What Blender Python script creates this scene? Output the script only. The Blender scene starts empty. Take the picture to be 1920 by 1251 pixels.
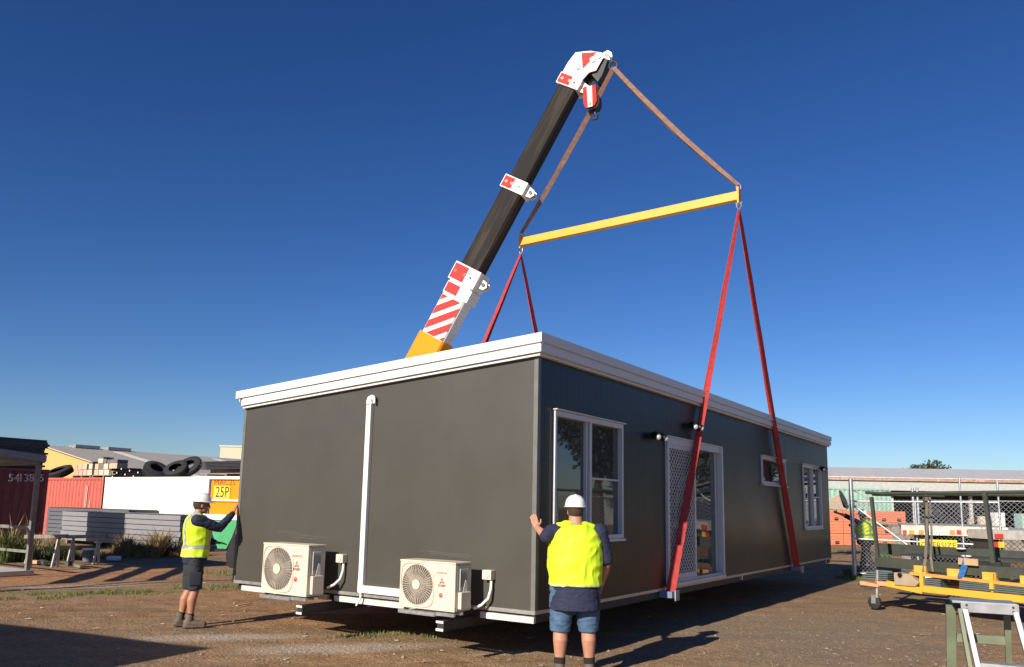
import bpy, bmesh, math, random
from mathutils import Vector, Matrix, noise
random.seed(7)
S = bpy.context.scene
COL = S.collection
PI = math.pi
R = math.radians
# ------------------------------------------------------------------ camera geometry
CZ = 1.70
PITCH, ROLL, YAW = R(8.7494), R(1.1280), R(33.93)
FPX, PCX, PCY = 1493.0, 960.0, 720.0
_cp, _sp, _cr, _sr = math.cos(PITCH), math.sin(PITCH), math.cos(ROLL), math.sin(ROLL)
_f = Vector((0, _cp, _sp)); _u0 = Vector((0, -_sp, _cp)); _r0 = Vector((1, 0, 0))
_r = _cr*_r0 + _sr*_u0; _u = -_sr*_r0 + _cr*_u0
EYE = Vector((0, 0, CZ))
def ray(px, py): return _f + _r*((px-PCX)/FPX) - _u*((py-PCY)/FPX)
def at(px, py, Y): d = ray(px, py); return EYE + d*(Y/d.y)
def gnd(px, py, z=0.0): d = ray(px, py); return EYE + d*((z-CZ)/d.z)
def onp(px, py, P0, n): d = ray(px, py); return EYE + d*((Vector(P0)-EYE).dot(n)/d.dot(n))
class Frame:
    """a local frame standing on the ground: x right, y away, z up"""
    def __init__(s, P, rz): s.P = Vector(P); s.rz = rz; s.M = Matrix.Translation(s.P) @ Matrix.Rotation(rz, 4, 'Z'); s.I = s.M.inverted()
    def w(s, x, y, z=0): return s.M @ Vector((x, y, z))
    def l(s, P): return s.I @ Vector(P)
    def pix(s, px, py, y):
        n = (s.M.to_3x3() @ Vector((0, 1, 0))); return s.l(onp(px, py, s.w(0, y, 0), n))
    def pixx(s, px, py, x):
        n = (s.M.to_3x3() @ Vector((1, 0, 0))); return s.l(onp(px, py, s.w(x, 0, 0), n))
GRID = Frame((0.290, 8.764, 0), -YAW)
W, LEN, ZB, ZT, ZT2 = 5.047, 13.964, 0.596, 3.42, 3.112
# ------------------------------------------------------------------ materials
MATS = {}
def mat(name, col, rough=.6, metal=0, var=.12, scale=6, bump=0, bscale=40, spec=.5, dirt=None, dscale=1.5, dthr=.55, coat=0, stretch=(1,1,1), rot=None):
    if name in MATS: return MATS[name]
    m = bpy.data.materials.new(name); m.use_nodes = True; nt = m.node_tree; b = nt.nodes['Principled BSDF']
    b.inputs['Roughness'].default_value = rough; b.inputs['Metallic'].default_value = metal
    b.inputs['Specular IOR Level'].default_value = spec; b.inputs['Coat Weight'].default_value = coat
    tc = nt.nodes.new('ShaderNodeTexCoord'); mp = nt.nodes.new('ShaderNodeMapping'); mp.inputs['Scale'].default_value = stretch
    nt.links.new(tc.outputs['Object'], mp.inputs['Vector'])
    if rot:
        mr = nt.nodes.new('ShaderNodeMapping'); mr.inputs['Rotation'].default_value = rot; nt.links.new(tc.outputs['Object'], mr.inputs['Vector']); nt.links.new(mr.outputs['Vector'], mp.inputs['Vector'])
    n = nt.nodes.new('ShaderNodeTexNoise'); n.inputs['Scale'].default_value = scale; n.inputs['Detail'].default_value = 6
    nt.links.new(mp.outputs['Vector'], n.inputs['Vector'])
    cr = nt.nodes.new('ShaderNodeValToRGB')
    cr.color_ramp.elements[0].position = .3; cr.color_ramp.elements[1].position = .7
    cr.color_ramp.elements[0].color = [c*(1-var) for c in col]+[1]; cr.color_ramp.elements[1].color = [min(1, c*(1+var)) for c in col]+[1]
    nt.links.new(n.outputs['Fac'], cr.inputs['Fac']); out = cr.outputs['Color']
    if dirt:
        n2 = nt.nodes.new('ShaderNodeTexNoise'); n2.inputs['Scale'].default_value = dscale; n2.inputs['Detail'].default_value = 8; n2.inputs['Roughness'].default_value = .65
        nt.links.new(mp.outputs['Vector'], n2.inputs['Vector'])
        r2 = nt.nodes.new('ShaderNodeValToRGB'); r2.color_ramp.elements[0].position = dthr; r2.color_ramp.elements[1].position = min(1, dthr+.15)
        nt.links.new(n2.outputs['Fac'], r2.inputs['Fac'])
        mx = nt.nodes.new('ShaderNodeMix'); mx.data_type = 'RGBA'; mx.inputs['B'].default_value = list(dirt)+[1]
        nt.links.new(r2.outputs['Color'], mx.inputs['Factor']); nt.links.new(out, mx.inputs['A']); out = mx.outputs['Result']
    nt.links.new(out, b.inputs['Base Color'])
    rr = nt.nodes.new('ShaderNodeMapRange'); rr.inputs['To Min'].default_value = max(.02, rough-.08); rr.inputs['To Max'].default_value = min(1, rough+.08)
    nt.links.new(n.outputs['Fac'], rr.inputs['Value']); nt.links.new(rr.outputs['Result'], b.inputs['Roughness'])
    if bump:
        nb = nt.nodes.new('ShaderNodeTexNoise'); nb.inputs['Scale'].default_value = bscale; nb.inputs['Detail'].default_value = 5
        nt.links.new(mp.outputs['Vector'], nb.inputs['Vector'])
        bp = nt.nodes.new('ShaderNodeBump'); bp.inputs['Strength'].default_value = bump; bp.inputs['Distance'].default_value = .02
        nt.links.new(nb.outputs['Fac'], bp.inputs['Height']); nt.links.new(bp.outputs['Normal'], b.inputs['Normal'])
    MATS[name] = m; return m
def ribbed(name, col, period, depth, axis, rough=.45, joint=None, jd=.002, spec=.5, dirt=None, dthr=.6, metal=0):
    """painted sheet with fine ribs along one object axis and darker joints"""
    if name in MATS: return MATS[name]
    m = mat(name, col, rough, metal, .05, 1.3, dirt=dirt, dthr=dthr, spec=spec); nt = m.node_tree; b = nt.nodes['Principled BSDF']
    tc = nt.nodes.new('ShaderNodeTexCoord'); sx = nt.nodes.new('ShaderNodeSeparateXYZ'); nt.links.new(tc.outputs['Object'], sx.inputs[0])
    def math_(op, a, bb=None):
        n = nt.nodes.new('ShaderNodeMath'); n.operation = op
        for i, v in enumerate((a, bb)):
            if v is None: continue
            if isinstance(v, (int, float)): n.inputs[i].default_value = v
            else: nt.links.new(v, n.inputs[i])
        return n.outputs[0]
    c = sx.outputs['XYZ'.index(axis)]
    h = math_('MULTIPLY', math_('SINE', math_('MULTIPLY', c, 2*PI/period)), depth)
    if joint:
        fr = math_('ABSOLUTE', math_('SUBTRACT', math_('FRACT', math_('DIVIDE', c, joint)), .5))
        j = math_('GREATER_THAN', fr, .5-.006/joint)
        h = math_('SUBTRACT', h, math_('MULTIPLY', j, depth*2.5+jd))
    bp = nt.nodes.new('ShaderNodeBump'); bp.inputs['Strength'].default_value = 1; bp.inputs['Distance'].default_value = 1
    nw = nt.nodes.new('ShaderNodeTexNoise'); nw.inputs['Scale'].default_value = 1.1; nw.inputs['Detail'].default_value = 2
    nt.links.new(tc.outputs['Object'], nw.inputs['Vector'])
    h = math_('ADD', h, math_('MULTIPLY', nw.outputs['Fac'], .0025))
    nt.links.new(h, bp.inputs['Height']); nt.links.new(bp.outputs['Normal'], b.inputs['Normal'])
    return m
def glass(name='window_glass', tint=(.10,.11,.115)):
    if name in MATS: return MATS[name]
    m = bpy.data.materials.new(name); m.use_nodes = True; nt = m.node_tree; b = nt.nodes['Principled BSDF']
    b.inputs['Base Color'].default_value = (*tint, 1); b.inputs['Roughness'].default_value = .015; b.inputs['Specular IOR Level'].default_value = .9
    b.inputs['Transmission Weight'].default_value = .5; b.inputs['IOR'].default_value = 1.5
    n = nt.nodes.new('ShaderNodeTexNoise'); n.inputs['Scale'].default_value = 1.2; n.inputs['Detail'].default_value = 0
    tc = nt.nodes.new('ShaderNodeTexCoord'); nt.links.new(tc.outputs['Object'], n.inputs['Vector'])
    bp = nt.nodes.new('ShaderNodeBump'); bp.inputs['Strength'].default_value = .12; bp.inputs['Distance'].default_value = .03
    nt.links.new(n.outputs['Fac'], bp.inputs['Height']); nt.links.new(bp.outputs['Normal'], b.inputs['Normal'])
    MATS[name] = m; return m
# ------------------------------------------------------------------ mesh building
def link(o, parent=None):
    COL.objects.link(o)
    if parent is not None: o.parent = parent
    return o
def tag(o, label=None, cat=None, group=None, kind=None):
    if label and len(label.split()) > 16: print('LONG', len(label.split()), label)
    if label: o['label'] = label
    if cat: o['category'] = cat
    if group: o['group'] = group
    if kind: o['kind'] = kind
    return o
def thing(name, label, cat, frame=None, loc=None, rz=0, group=None):
    o = bpy.data.objects.new(name, None); o.empty_display_size = .2; COL.objects.link(o)
    if frame: o.location = frame.P; o.rotation_euler = (0, 0, frame.rz)
    else: o.location = loc; o.rotation_euler = (0, 0, rz)
    return tag(o, label, cat, group)
class MB:
    def __init__(s): s.b = bmesh.new()
    def hexa(s, c):
        v = [s.b.verts.new(p) for p in c]
        for f in ((0,3,2,1),(4,5,6,7),(0,1,5,4),(1,2,6,5),(2,3,7,6),(3,0,4,7)): s.b.faces.new([v[i] for i in f])
        return s
    def box(s, x0, x1, y0, y1, z0, z1, M=None):
        x0, x1 = min(x0,x1), max(x0,x1); y0, y1 = min(y0,y1), max(y0,y1); z0, z1 = min(z0,z1), max(z0,z1)
        c = [Vector(p) for p in ((x0,y0,z0),(x1,y0,z0),(x1,y1,z0),(x0,y1,z0),(x0,y0,z1),(x1,y0,z1),(x1,y1,z1),(x0,y1,z1))]
        if M: c = [M @ p for p in c]
        return s.hexa(c)
    def bar(s, a, b, w, h, up=(0,0,1)):
        a, b = Vector(a), Vector(b); d = (b-a).normalized(); up = Vector(up)
        if abs(d.dot(up)) > .98: up = Vector((0,1,0))
        x = d.cross(up).normalized()*(w/2); z = x.cross(d).normalized()*(h/2)
        return s.hexa([a-x-z, a+x-z, b+x-z, b-x-z, a-x+z, a+x+z, b+x+z, b-x+z])
    def tube(s, pts, r, seg=8, cap=True, closed=False):
        pts = [Vector(p) for p in pts]; rs = r if isinstance(r, (list, tuple)) else [r]*len(pts)
        rings = []; prev = None; n = len(pts)
        for i, p in enumerate(pts):
            if closed: d = (pts[(i+1) % n]-pts[i-1]).normalized()
            else: d = (pts[min(i+1, n-1)]-pts[max(i-1, 0)]).normalized()
            if prev is None:
                t = Vector((0,0,1)) if abs(d.z) < .9 else Vector((1,0,0)); x = d.cross(t).normalized()
            else:
                x = (prev - d*prev.dot(d)).normalized()
            prev = x; y = d.cross(x)
            rings.append([s.b.verts.new(p + (x*math.cos(2*PI*k/seg) + y*math.sin(2*PI*k/seg))*rs[i]) for k in range(seg)])
        m = n if closed else n-1
        for i in range(m):
            A, B = rings[i], rings[(i+1) % n]
            for k in range(seg): s.b.faces.new((A[k], A[(k+1) % seg], B[(k+1) % seg], B[k]))
        if cap and not closed: s.b.faces.new(rings[0][::-1]); s.b.faces.new(rings[-1])
        return s
    def prism(s, poly, vec):
        """polygon (list of 3D points) extruded by vec"""
        a = [s.b.verts.new(Vector(p)) for p in poly]; c = [s.b.verts.new(Vector(p)+Vector(vec)) for p in poly]
        s.b.faces.new(a[::-1]); s.b.faces.new(c); n = len(a)
        for i in range(n): s.b.faces.new((a[i], a[(i+1) % n], c[(i+1) % n], c[i]))
        return s
    def face(s, poly): s.b.faces.new([s.b.verts.new(Vector(p)) for p in poly]); return s
    def disc(s, c, n, r, th, seg=32):
        c, n = Vector(c), Vector(n).normalized(); return s.tube([c, c+n*th], r, seg)
    def ring(s, c, n, r, t, seg=40, ts=8):
        c, n = Vector(c), Vector(n).normalized(); a = n.orthogonal().normalized(); b = n.cross(a)
        return s.tube([c+(a*math.cos(2*PI*k/seg)+b*math.sin(2*PI*k/seg))*r for k in range(seg)], t, ts, closed=True)
    def ball(s, c, r, seg=16, rings=10, sc=(1,1,1), M=None):
        m = Matrix.Translation(Vector(c)) @ (M or Matrix()) @ Matrix.Diagonal((*sc, 1))
        bmesh.ops.create_uvsphere(s.b, u_segments=seg, v_segments=rings, radius=r, matrix=m); return s
    def add(s, me, M=Matrix()):
        t = bmesh.new(); t.from_mesh(me); t.transform(M); tmp = bpy.data.meshes.new('t'); t.to_mesh(tmp); t.free(); s.b.from_mesh(tmp); bpy.data.meshes.remove(tmp); return s
    def build(s, name, m, parent=None, bevel=0, smooth=False, frame=None, label=None):
        bmesh.ops.recalc_face_normals(s.b, faces=s.b.faces)
        if bevel: bmesh.ops.bevel(s.b, geom=[e for e in s.b.edges if len(e.link_faces) == 2 and e.calc_face_angle(0) > .6], offset=bevel, segments=2, affect='EDGES', profile=.6, clamp_overlap=True)
        me = bpy.data.meshes.new(name); s.b.to_mesh(me); s.b.free()
        for mm in (m if isinstance(m, (list, tuple)) else [m]): me.materials.append(mm)
        if smooth:
            me.polygons.foreach_set('use_smooth', [True]*len(me.polygons))
            try: me.set_sharp_from_angle(angle=R(38 if smooth is True else smooth))
            except Exception: pass
        o = bpy.data.objects.new(name, me); link(o, parent)
        if frame: o.location = frame.P; o.rotation_euler = (0, 0, frame.rz)
        if label: o['label'] = label
        return o
def text_mesh(s, size, ex=.002, sx=1):
    cu = bpy.data.curves.new('txt', 'FONT'); cu.body = s; cu.size = size; cu.extrude = ex; cu.align_x = 'CENTER'; cu.align_y = 'CENTER'; cu.resolution_u = 3
    o = bpy.data.objects.new('txt', cu); COL.objects.link(o); dg = bpy.context.evaluated_depsgraph_get(); dg.update()
    me = bpy.data.meshes.new_from_object(o.evaluated_get(dg)); bpy.data.objects.remove(o); bpy.data.curves.remove(cu)
    me.transform(Matrix.Diagonal((sx, 1, 1, 1))); return me
def put_text(name, s, size, m, parent, pos, xdir, updir=(0,0,1), ex=.002, sx=1):
    me = text_mesh(s, size, ex, sx); x = Vector(xdir).normalized(); u = Vector(updir).normalized(); n = x.cross(u).normalized(); u = n.cross(x)
    M = Matrix((x, u, n)).transposed().to_4x4(); me.transform(Matrix.Translation(Vector(pos)) @ M); me.name = name
    me.materials.clear(); me.materials.append(m); o = bpy.data.objects.new(name, me); return link(o, parent)
def copy_tree(o, parent=None):
    c = o.copy(); COL.objects.link(c)
    if parent is not None: c.parent = parent
    for ch in list(o.children): copy_tree(ch, c)
    return c
# common materials
M_white = mat('white_paint', (.78,.77,.74), .35, var=.03)
M_fascia = mat('white_fascia', (.70,.69,.66), .4, var=.02)
M_alu = mat('white_aluminium', (.60,.61,.62), .35, .15, var=.04)
M_galv = mat('galvanised_steel', (.55,.57,.58), .38, .75, var=.15, scale=18)
M_galvd = mat('weathered_galvanised', (.36,.38,.37), .5, .5, var=.25, scale=9, dirt=(.25,.24,.2), dthr=.6)
M_black = mat('black_plastic', (.012,.012,.013), .4)
M_rub = mat('tyre_rubber', (.022,.022,.022), .8, bump=.3)
M_dark = mat('dark_steel', (.035,.036,.038), .5, var=.2)
M_cav = mat('underfloor_steel', (.03,.03,.032), .6)
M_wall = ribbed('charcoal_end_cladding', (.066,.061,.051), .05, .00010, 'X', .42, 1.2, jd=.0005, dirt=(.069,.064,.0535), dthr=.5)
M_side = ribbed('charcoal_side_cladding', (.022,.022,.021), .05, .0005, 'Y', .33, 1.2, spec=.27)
M_ac = mat('cream_casing', (.66,.58,.46), .4, var=.02)
M_ac_shade = mat('shaded_side_casing', (.42,.40,.38), .45, var=.05)  # darker copy of the casing: shade on the units' right side put into the colour
M_red = mat('sign_red', (.75,.05,.04), .4)
M_blk = mat('print_black', (.02,.02,.02), .5)
M_soil = None
# ------------------------------------------------------------------ modular building
def floodlight(parent, y, z, name='floodlight'):
    b = MB(); b.disc((0.0, y, z), (1,0,0), .045, .03, 16); b.tube([(.03,y-.1,z),(.05,y+.1,z)], .012); f = b.build(name, M_black, parent, smooth=True)
    for s in (-1, 1):
        h = MB(); c = Vector((.09, y+s*.11, z-.01)); d = Vector((.75, s*.25, -.45)).normalized()
        h.tube([c-d*.07, c-d*.05, c, c+d*.05, c+d*.06], [.02,.04,.055,.058,.056], 16); o = h.build('lamp_head', M_black, f, smooth=True)
        g = MB(); g.ball(c+d*.055, .045, 12, 8, (1,1,1)); g.build('lens', mat('lamp_lens', (.6,.6,.58), .1, .3), f, smooth=True)
    return f
def window(parent, y0, y1, z0, z1, split=.5, transom=False, proud=.03):
    fw = .042; b = MB()
    b.box(-.06, proud, y0, y0+fw, z0, z1); b.box(-.06, proud, y1-fw, y1, z0, z1)
    b.box(-.06, proud, y0+fw, y1-fw, z0, z0+fw*1.3); b.box(-.06, proud, y0+fw, y1-fw, z1-fw*1.5, z1)
    b.box(-.0, proud+.035, y0-.02, y1+.02, z1+.001, z1+.016)          # drip flashing
    b.box(.0, proud+.03, y0-.01, y1+.01, z0-.03, z0-.002)             # sill
    f = b.build('window', M_alu, parent, bevel=.003)
    ym = y0+(y1-y0)*split
    if split < 1:
        m = MB(); m.box(-.045, proud-.012, ym-.024, ym+.024, z0+fw*1.3, z1-fw*1.5)
        s = ym-.062; m.box(-.07, -.005, s-.016, s+.016, z0+fw*1.3, z1-fw*1.5)
        if transom: m.box(-.035, -.005, ym+.03, y1-fw, (z0+z1)/2-.012, (z0+z1)/2+.012)
        m.build('sash', M_alu, f, bevel=.002)
    g = MB(); g.box(-.052, -.046, y0+fw, min(ym, y1-fw) if split<1 else y1-fw, z0+.05, z1-.05)
    if split < 1: g.box(-.040, -.036, ym, y1-fw, z0+.05, z1-.05)
    g.build('pane', glass(), f)
    return f
def building():
    t = thing('modular_building', 'long charcoal grey portable building with white fascia, hanging just above the dirt', 'portable building', GRID)
    # end walls
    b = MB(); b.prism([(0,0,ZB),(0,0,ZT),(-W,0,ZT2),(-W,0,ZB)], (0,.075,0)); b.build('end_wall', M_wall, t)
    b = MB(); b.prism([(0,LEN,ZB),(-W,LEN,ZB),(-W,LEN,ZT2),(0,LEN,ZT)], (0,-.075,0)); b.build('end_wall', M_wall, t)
    # long wall with openings
    ops = [(.338,2.10,1.32,2.80),(3.54,5.85,.63,2.76),(8.24,9.95,2.235,2.78),(11.38,13.08,1.335,2.785)]
    ys = sorted({.075, LEN-.075, *[o[0] for o in ops], *[o[1] for o in ops]}); zs = sorted({ZB, ZT, *[o[2] for o in ops], *[o[3] for o in ops]})
    b = MB()
    for i in range(len(ys)-1):
        for j in range(len(zs)-1):
            cy, cz = (ys[i]+ys[i+1])/2, (zs[j]+zs[j+1])/2
            if any(o[0] < cy < o[1] and o[2] < cz < o[3] for o in ops): continue
            for x in (0, -.075): b.face([(x,ys[i],zs[j]),(x,ys[i+1],zs[j]),(x,ys[i+1],zs[j+1]),(x,ys[i],zs[j+1])])
    for y0,y1,z0,z1 in ops:
        b.face([(0,y0,z0),(0,y1,z0),(-.075,y1,z0),(-.075,y0,z0)]); b.face([(0,y0,z1),(0,y1,z1),(-.075,y1,z1),(-.075,y0,z1)])
        b.face([(0,y0,z0),(0,y0,z1),(-.075,y0,z1),(-.075,y0,z0)]); b.face([(0,y1,z0),(0,y1,z1),(-.075,y1,z1),(-.075,y1,z0)])
    b.box(-.07, -.005, -0.0+.076, .08, ZB, ZT); bmesh.ops.remove_doubles(b.b, verts=b.b.verts, dist=.0005)
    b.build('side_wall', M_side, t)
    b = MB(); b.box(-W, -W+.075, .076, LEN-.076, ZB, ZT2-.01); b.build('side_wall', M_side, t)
    b = MB(); b.box(-W+.08, -.08, .08, LEN-.08, ZB+.005, ZB+.06); b.build('floor', mat('vinyl_floor', (.22,.2,.17), .4), t)
    b = MB(); b.box(-2.6, -2.5, .08, LEN-.08, ZB+.07, ZT2); b.box(-2.49, -.08, 2.9, 3.0, ZB+.07, ZT2); b.box(-2.49,-.08,7.6,7.7,ZB+.07,ZT2); b.build('partition', mat('plasterboard', (.10,.10,.095), .8), t)
    b = MB()
    k = (ZT-ZT2)/W
    b.prism([(-.01,-.02,ZT+.005),(-.01,-.02,ZT+.15),(-W-.03,-.02,ZT2+.13),(-W-.03,-.02,ZT2+.005)], (0,LEN+.04,0)); b.build('roof', mat('roof_sheet', (.6,.6,.58), .4, .3), t)
    # fascia: stepped profile (offset out, z from, z to), mitred on the near corner
    b = MB(); T = ZT+.198; T2 = ZT2+.172
    for off, a, c in ((.10,-.106,0),(.072,-.132,-.106),(.088,-.215,-.132),(.045,-.232,-.215),(.056,-.252,-.232)):
        xl = -W-(.10 if a == -.106 else -.02)
        for zt, P, Q in ((0,0,0),):
            # end fascia (near)
            b.hexa([(xl,-off,T2+a),(off,-off,T+a),(0,0,T+a),(xl,0,T2+a),(xl,-off,T2+c),(off,-off,T+c),(0,0,T+c),(xl,0,T2+c)])
            b.hexa([(0,0,T+a),(off,-off,T+a),(off,LEN+off,T+a),(0,LEN,T+a),(0,0,T+c),(off,-off,T+c),(off,LEN+off,T+c),(0,LEN,T+c)])
            b.hexa([(xl,LEN,T2+a),(0,LEN,T+a),(off,LEN+off,T+a),(xl,LEN+off,T2+a),(xl,LEN,T2+c),(0,LEN,T+c),(off,LEN+off,T+c),(xl,LEN+off,T2+c)])
    b.build('fascia', M_fascia, t)
    b = MB(); b.box(-W-.13, -W-.005, -.02, LEN, ZT2+.03, ZT2+.15); b.build('gutter', M_fascia, t, bevel=.01)
    for x0, x1, y0, y1 in ((-.045,.004,-.004,.0),(.0,.004,.0,.04)):
        pass
    b = MB(); b.box(-.05,.005,-.005,-.0005,ZB,ZT-.03); b.box(.0005,.005,-.0005,.045,ZB,ZT-.03); b.build('corner_trim', mat('corner_trim_grey', (.15,.15,.135), .35), t)
    b = MB(); b.box(-W-.005,-W+.05,-.005,-.0005,ZB,ZT2-.03); b.box(-W-.005,-W-.0005,-.0005,.045,ZB,ZT2-.03); b.build('corner_trim', mat('corner_trim_grey', (.15,.15,.135), .35), t)
    # base flashing and perimeter channel
    b = MB(); b.box(-W-.01, .008, -.012, -.001, ZB-.036, ZB+.004); b.box(.001,.010,.0,LEN,ZB-.03,ZB+.004); b.box(-W,0,0,LEN,ZB-.036,ZB-.004)
    b.build('base_flashing', mat('flashing', (.5,.5,.48), .35, .6, var=.15, scale=12, dirt=(.2,.19,.17), dthr=.62), t)
    b = MB()
    b.b.free()
    for i in range(17):
        x = -.25-i*.3; b = MB(); b.disc((x,-.013,ZB-.015), (0,-1,0), .008, .006, 8); b.build('rivet', M_galv, t)
    b = MB()
    for x0, x1 in ((-W+.19,-3.15),(-3.02,-.98),(-.72,-.016)): b.box(x0, x1, .005, .05, ZB-.128, ZB-.062)
    b.build('edge_channel', mat('channel_white', (.62,.60,.56), .5, dirt=(.45,.42,.38), dthr=.58), t)
    b = MB()
    b.box(-W+.19,-.016,.052,.09,ZB-.128,ZB-.04); b.box(-.09,-.03,.09,LEN-.02,ZB-.13,ZB-.04); b.box(-W+.02,-W+.1,.09,LEN-.02,ZB-.13,ZB-.04)
    for i in range(14): b.box(-W+.1,-.09,.6+i,.66+i,ZB-.12,ZB-.04)
    b.build('chassis_frame', M_cav, t)
    for x, zt in ((-.885,.47),(-3.09,.45)):
        b = MB(); zb = zt-.105
        b.box(x-.05,x+.05,-.5,LEN-.2,zt-.012,zt); b.box(x-.05,x+.05,-.5,LEN-.2,zb,zb+.012); b.box(x-.045,x+.045,-.49,LEN-.2,zb+.012,zt-.012)
        b.box(x-.03,x+.03,.06,LEN-.3,zt,ZB-.13)
        o = b.build('chassis_beam', M_cav, t)
        b = MB(); b.box(x-.05,x+.05,-.506,-.501,zt-.024,zt); b.build('beam_end', M_white, o); b = MB(); b.box(x-.05,x+.05,-.506,-.501,zb,zb+.026); b.build('beam_end', M_white, o)
    # lifting beams poking out under the long wall
    for y in (3.43, 10.35):
        b = MB(); b.box(-W-.2,.16,y-.07,y+.07,.475,.56); o = b.build('lifting_beam', mat('blue_grey_steel', (.16,.22,.36), .45), t)
        b = MB(); b.box(.162,.178,y+.02,y+.16,.43,.57); b.build('sling_stop', M_galvd, o)
    b = MB(); b.box(-.06,.006,6.90,6.96,.49,.565); b.build('bracket', M_galv, t)
    b = MB(); b.box(-.06,.0,13.4,13.45,.48,.565); b.build('bracket', M_galv, t)
    # windows, door
    window(t, *ops[0], split=.50, transom=True); window(t, *ops[2], split=1); window(t, *ops[3], split=.55, transom=True)
    y0,y1,z0,z1 = ops[1]
    b = MB(); f = .055
    b.box(-.06,.04,y0,y0+f,z0,z1); b.box(-.06,.075,y1-f*1.2,y1,z0,z1); b.box(-.06,.04,y0+f,y1-f*1.2,z1-.10,z1); b.box(-.06,.05,y0+f,y1-f*1.2,z0,z0+.06)
    b.box(0,.06,y0-.02,y1+.03,z1+.001,z1+.02); b.box(0.051,.09,y0-.01,y1,z0-.02,z0+.025)
    d = b.build('sliding_door', M_alu, t, bevel=.003)
    ym = 4.68
    b = MB(); a = y0+f
    b.box(.0,.028,a,a+.05,z0+.06,z1-.1); b.box(.0,.03,ym-.06,ym,z0+.06,z1-.1); b.box(.0,.028,a+.05,ym-.06,z1-.16,z1-.1); b.box(.0,.028,a+.05,ym-.06,z0+.06,z0+.14)
    sc = b.build('security_screen', M_alu, d, bevel=.002)
    b = MB(); ya, yb, za, zb = a+.05, ym-.06, z0+.14, z1-.16; nc = 10; dy = (yb-ya)/nc; nr = 19; dz = (zb-za)/nr
    for i in range(nc+1):
        for r_ in range(nr*2):
            yy0 = ya+dy*(i+(.5 if (r_) % 2 else 0)); 
            for sg in (-1, 1):
                yy1 = yy0+sg*dy*.5
                if yy0 < ya-.001 or yy0 > yb+.001 or yy1 < ya-.001 or yy1 > yb+.001: continue
                b.bar((.013,yy0,za+r_*dz/2),(.013,yy1,za+(r_+1)*dz/2),.012,.010,(1,0,0))
    b.build('diamond_grille', M_alu, d)
    b = MB(); b.box(-.045,-.02,ym-.02,ym+.05,z0+.07,z1-.1); b.box(-.05,-.02,y1-f*1.2-.09,y1-f*1.2-.03,z0+.07,z1-.1); b.build('sash', M_alu, d)
    b = MB(); b.box(-.036,-.030,a,y1-f*1.2,z0+.06,z1-.1); b.build('pane', glass(), d)
    floodlight(t, 3.11, 2.74); floodlight(t, 4.55, 3.02); floodlight(t, 13.05, 2.77)
    # pipe duct on the end wall
    b = MB(); x = -2.515; dp = .06; w = .078; zc = .655
    b.box(x-w/2,x+w/2,-dp,-.001,zc+.06,3.0)
    b.build('pipe_cover', mat('duct_white', (.80,.79,.74), .38, var=.02), t, bevel=.008)
    b = MB(); b.box(x+w/2+.001,-1.45,-dp,-.001,zc-.045,zc+.045); b.build('pipe_cover', mat('duct_white', (.8,.79,.74), .38), t, bevel=.008)
    b = MB(); b.box(x-w/2-.006,x+w/2,-dp-.006,-.0015,zc-.05,zc+.12)
    b.build('elbow_cover', mat('duct_white', (.8,.79,.74), .38), t, bevel=.02)
    b = MB(); b.tube([(x,-.035,2.96),(x,-.035,3.0),(x+.015,-.04,3.03),(x+.05,-.045,3.045),(x+.078,-.05,3.04),(x+.088,-.05,3.0),(x+.088,-.05,2.965)],[.047,.048,.045,.036,.026,.02,.018],14); b.build('pipe_hood', mat('duct_white', (.8,.79,.74), .38), t, smooth=True)
    b = MB(); b.tube([(x+.01,-.05,zc-.04),(x+.012,-.055,zc-.1),(x-.0,-.06,zc-.14),(x-.04,-.07,zc-.2)], .012, 10); b.build('drain_hose', M_white, t, smooth=True)
    for (px0, py0, px1, py1) in ((540,1001,612,1008),(548,1007,596,1011),(790,1032,884,1042),(806,1037,880,1046),(520,996,560,999)):
        p0, p1 = GRID.pix(px0,py0,-.0008), GRID.pix(px1,py1,-.0008); b = MB(); b.bar(p0, p1, .0004, .006); b.build('scuff_mark', mat('scuff', (.10,.095,.085), .6), t)
    return t
building()
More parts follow.
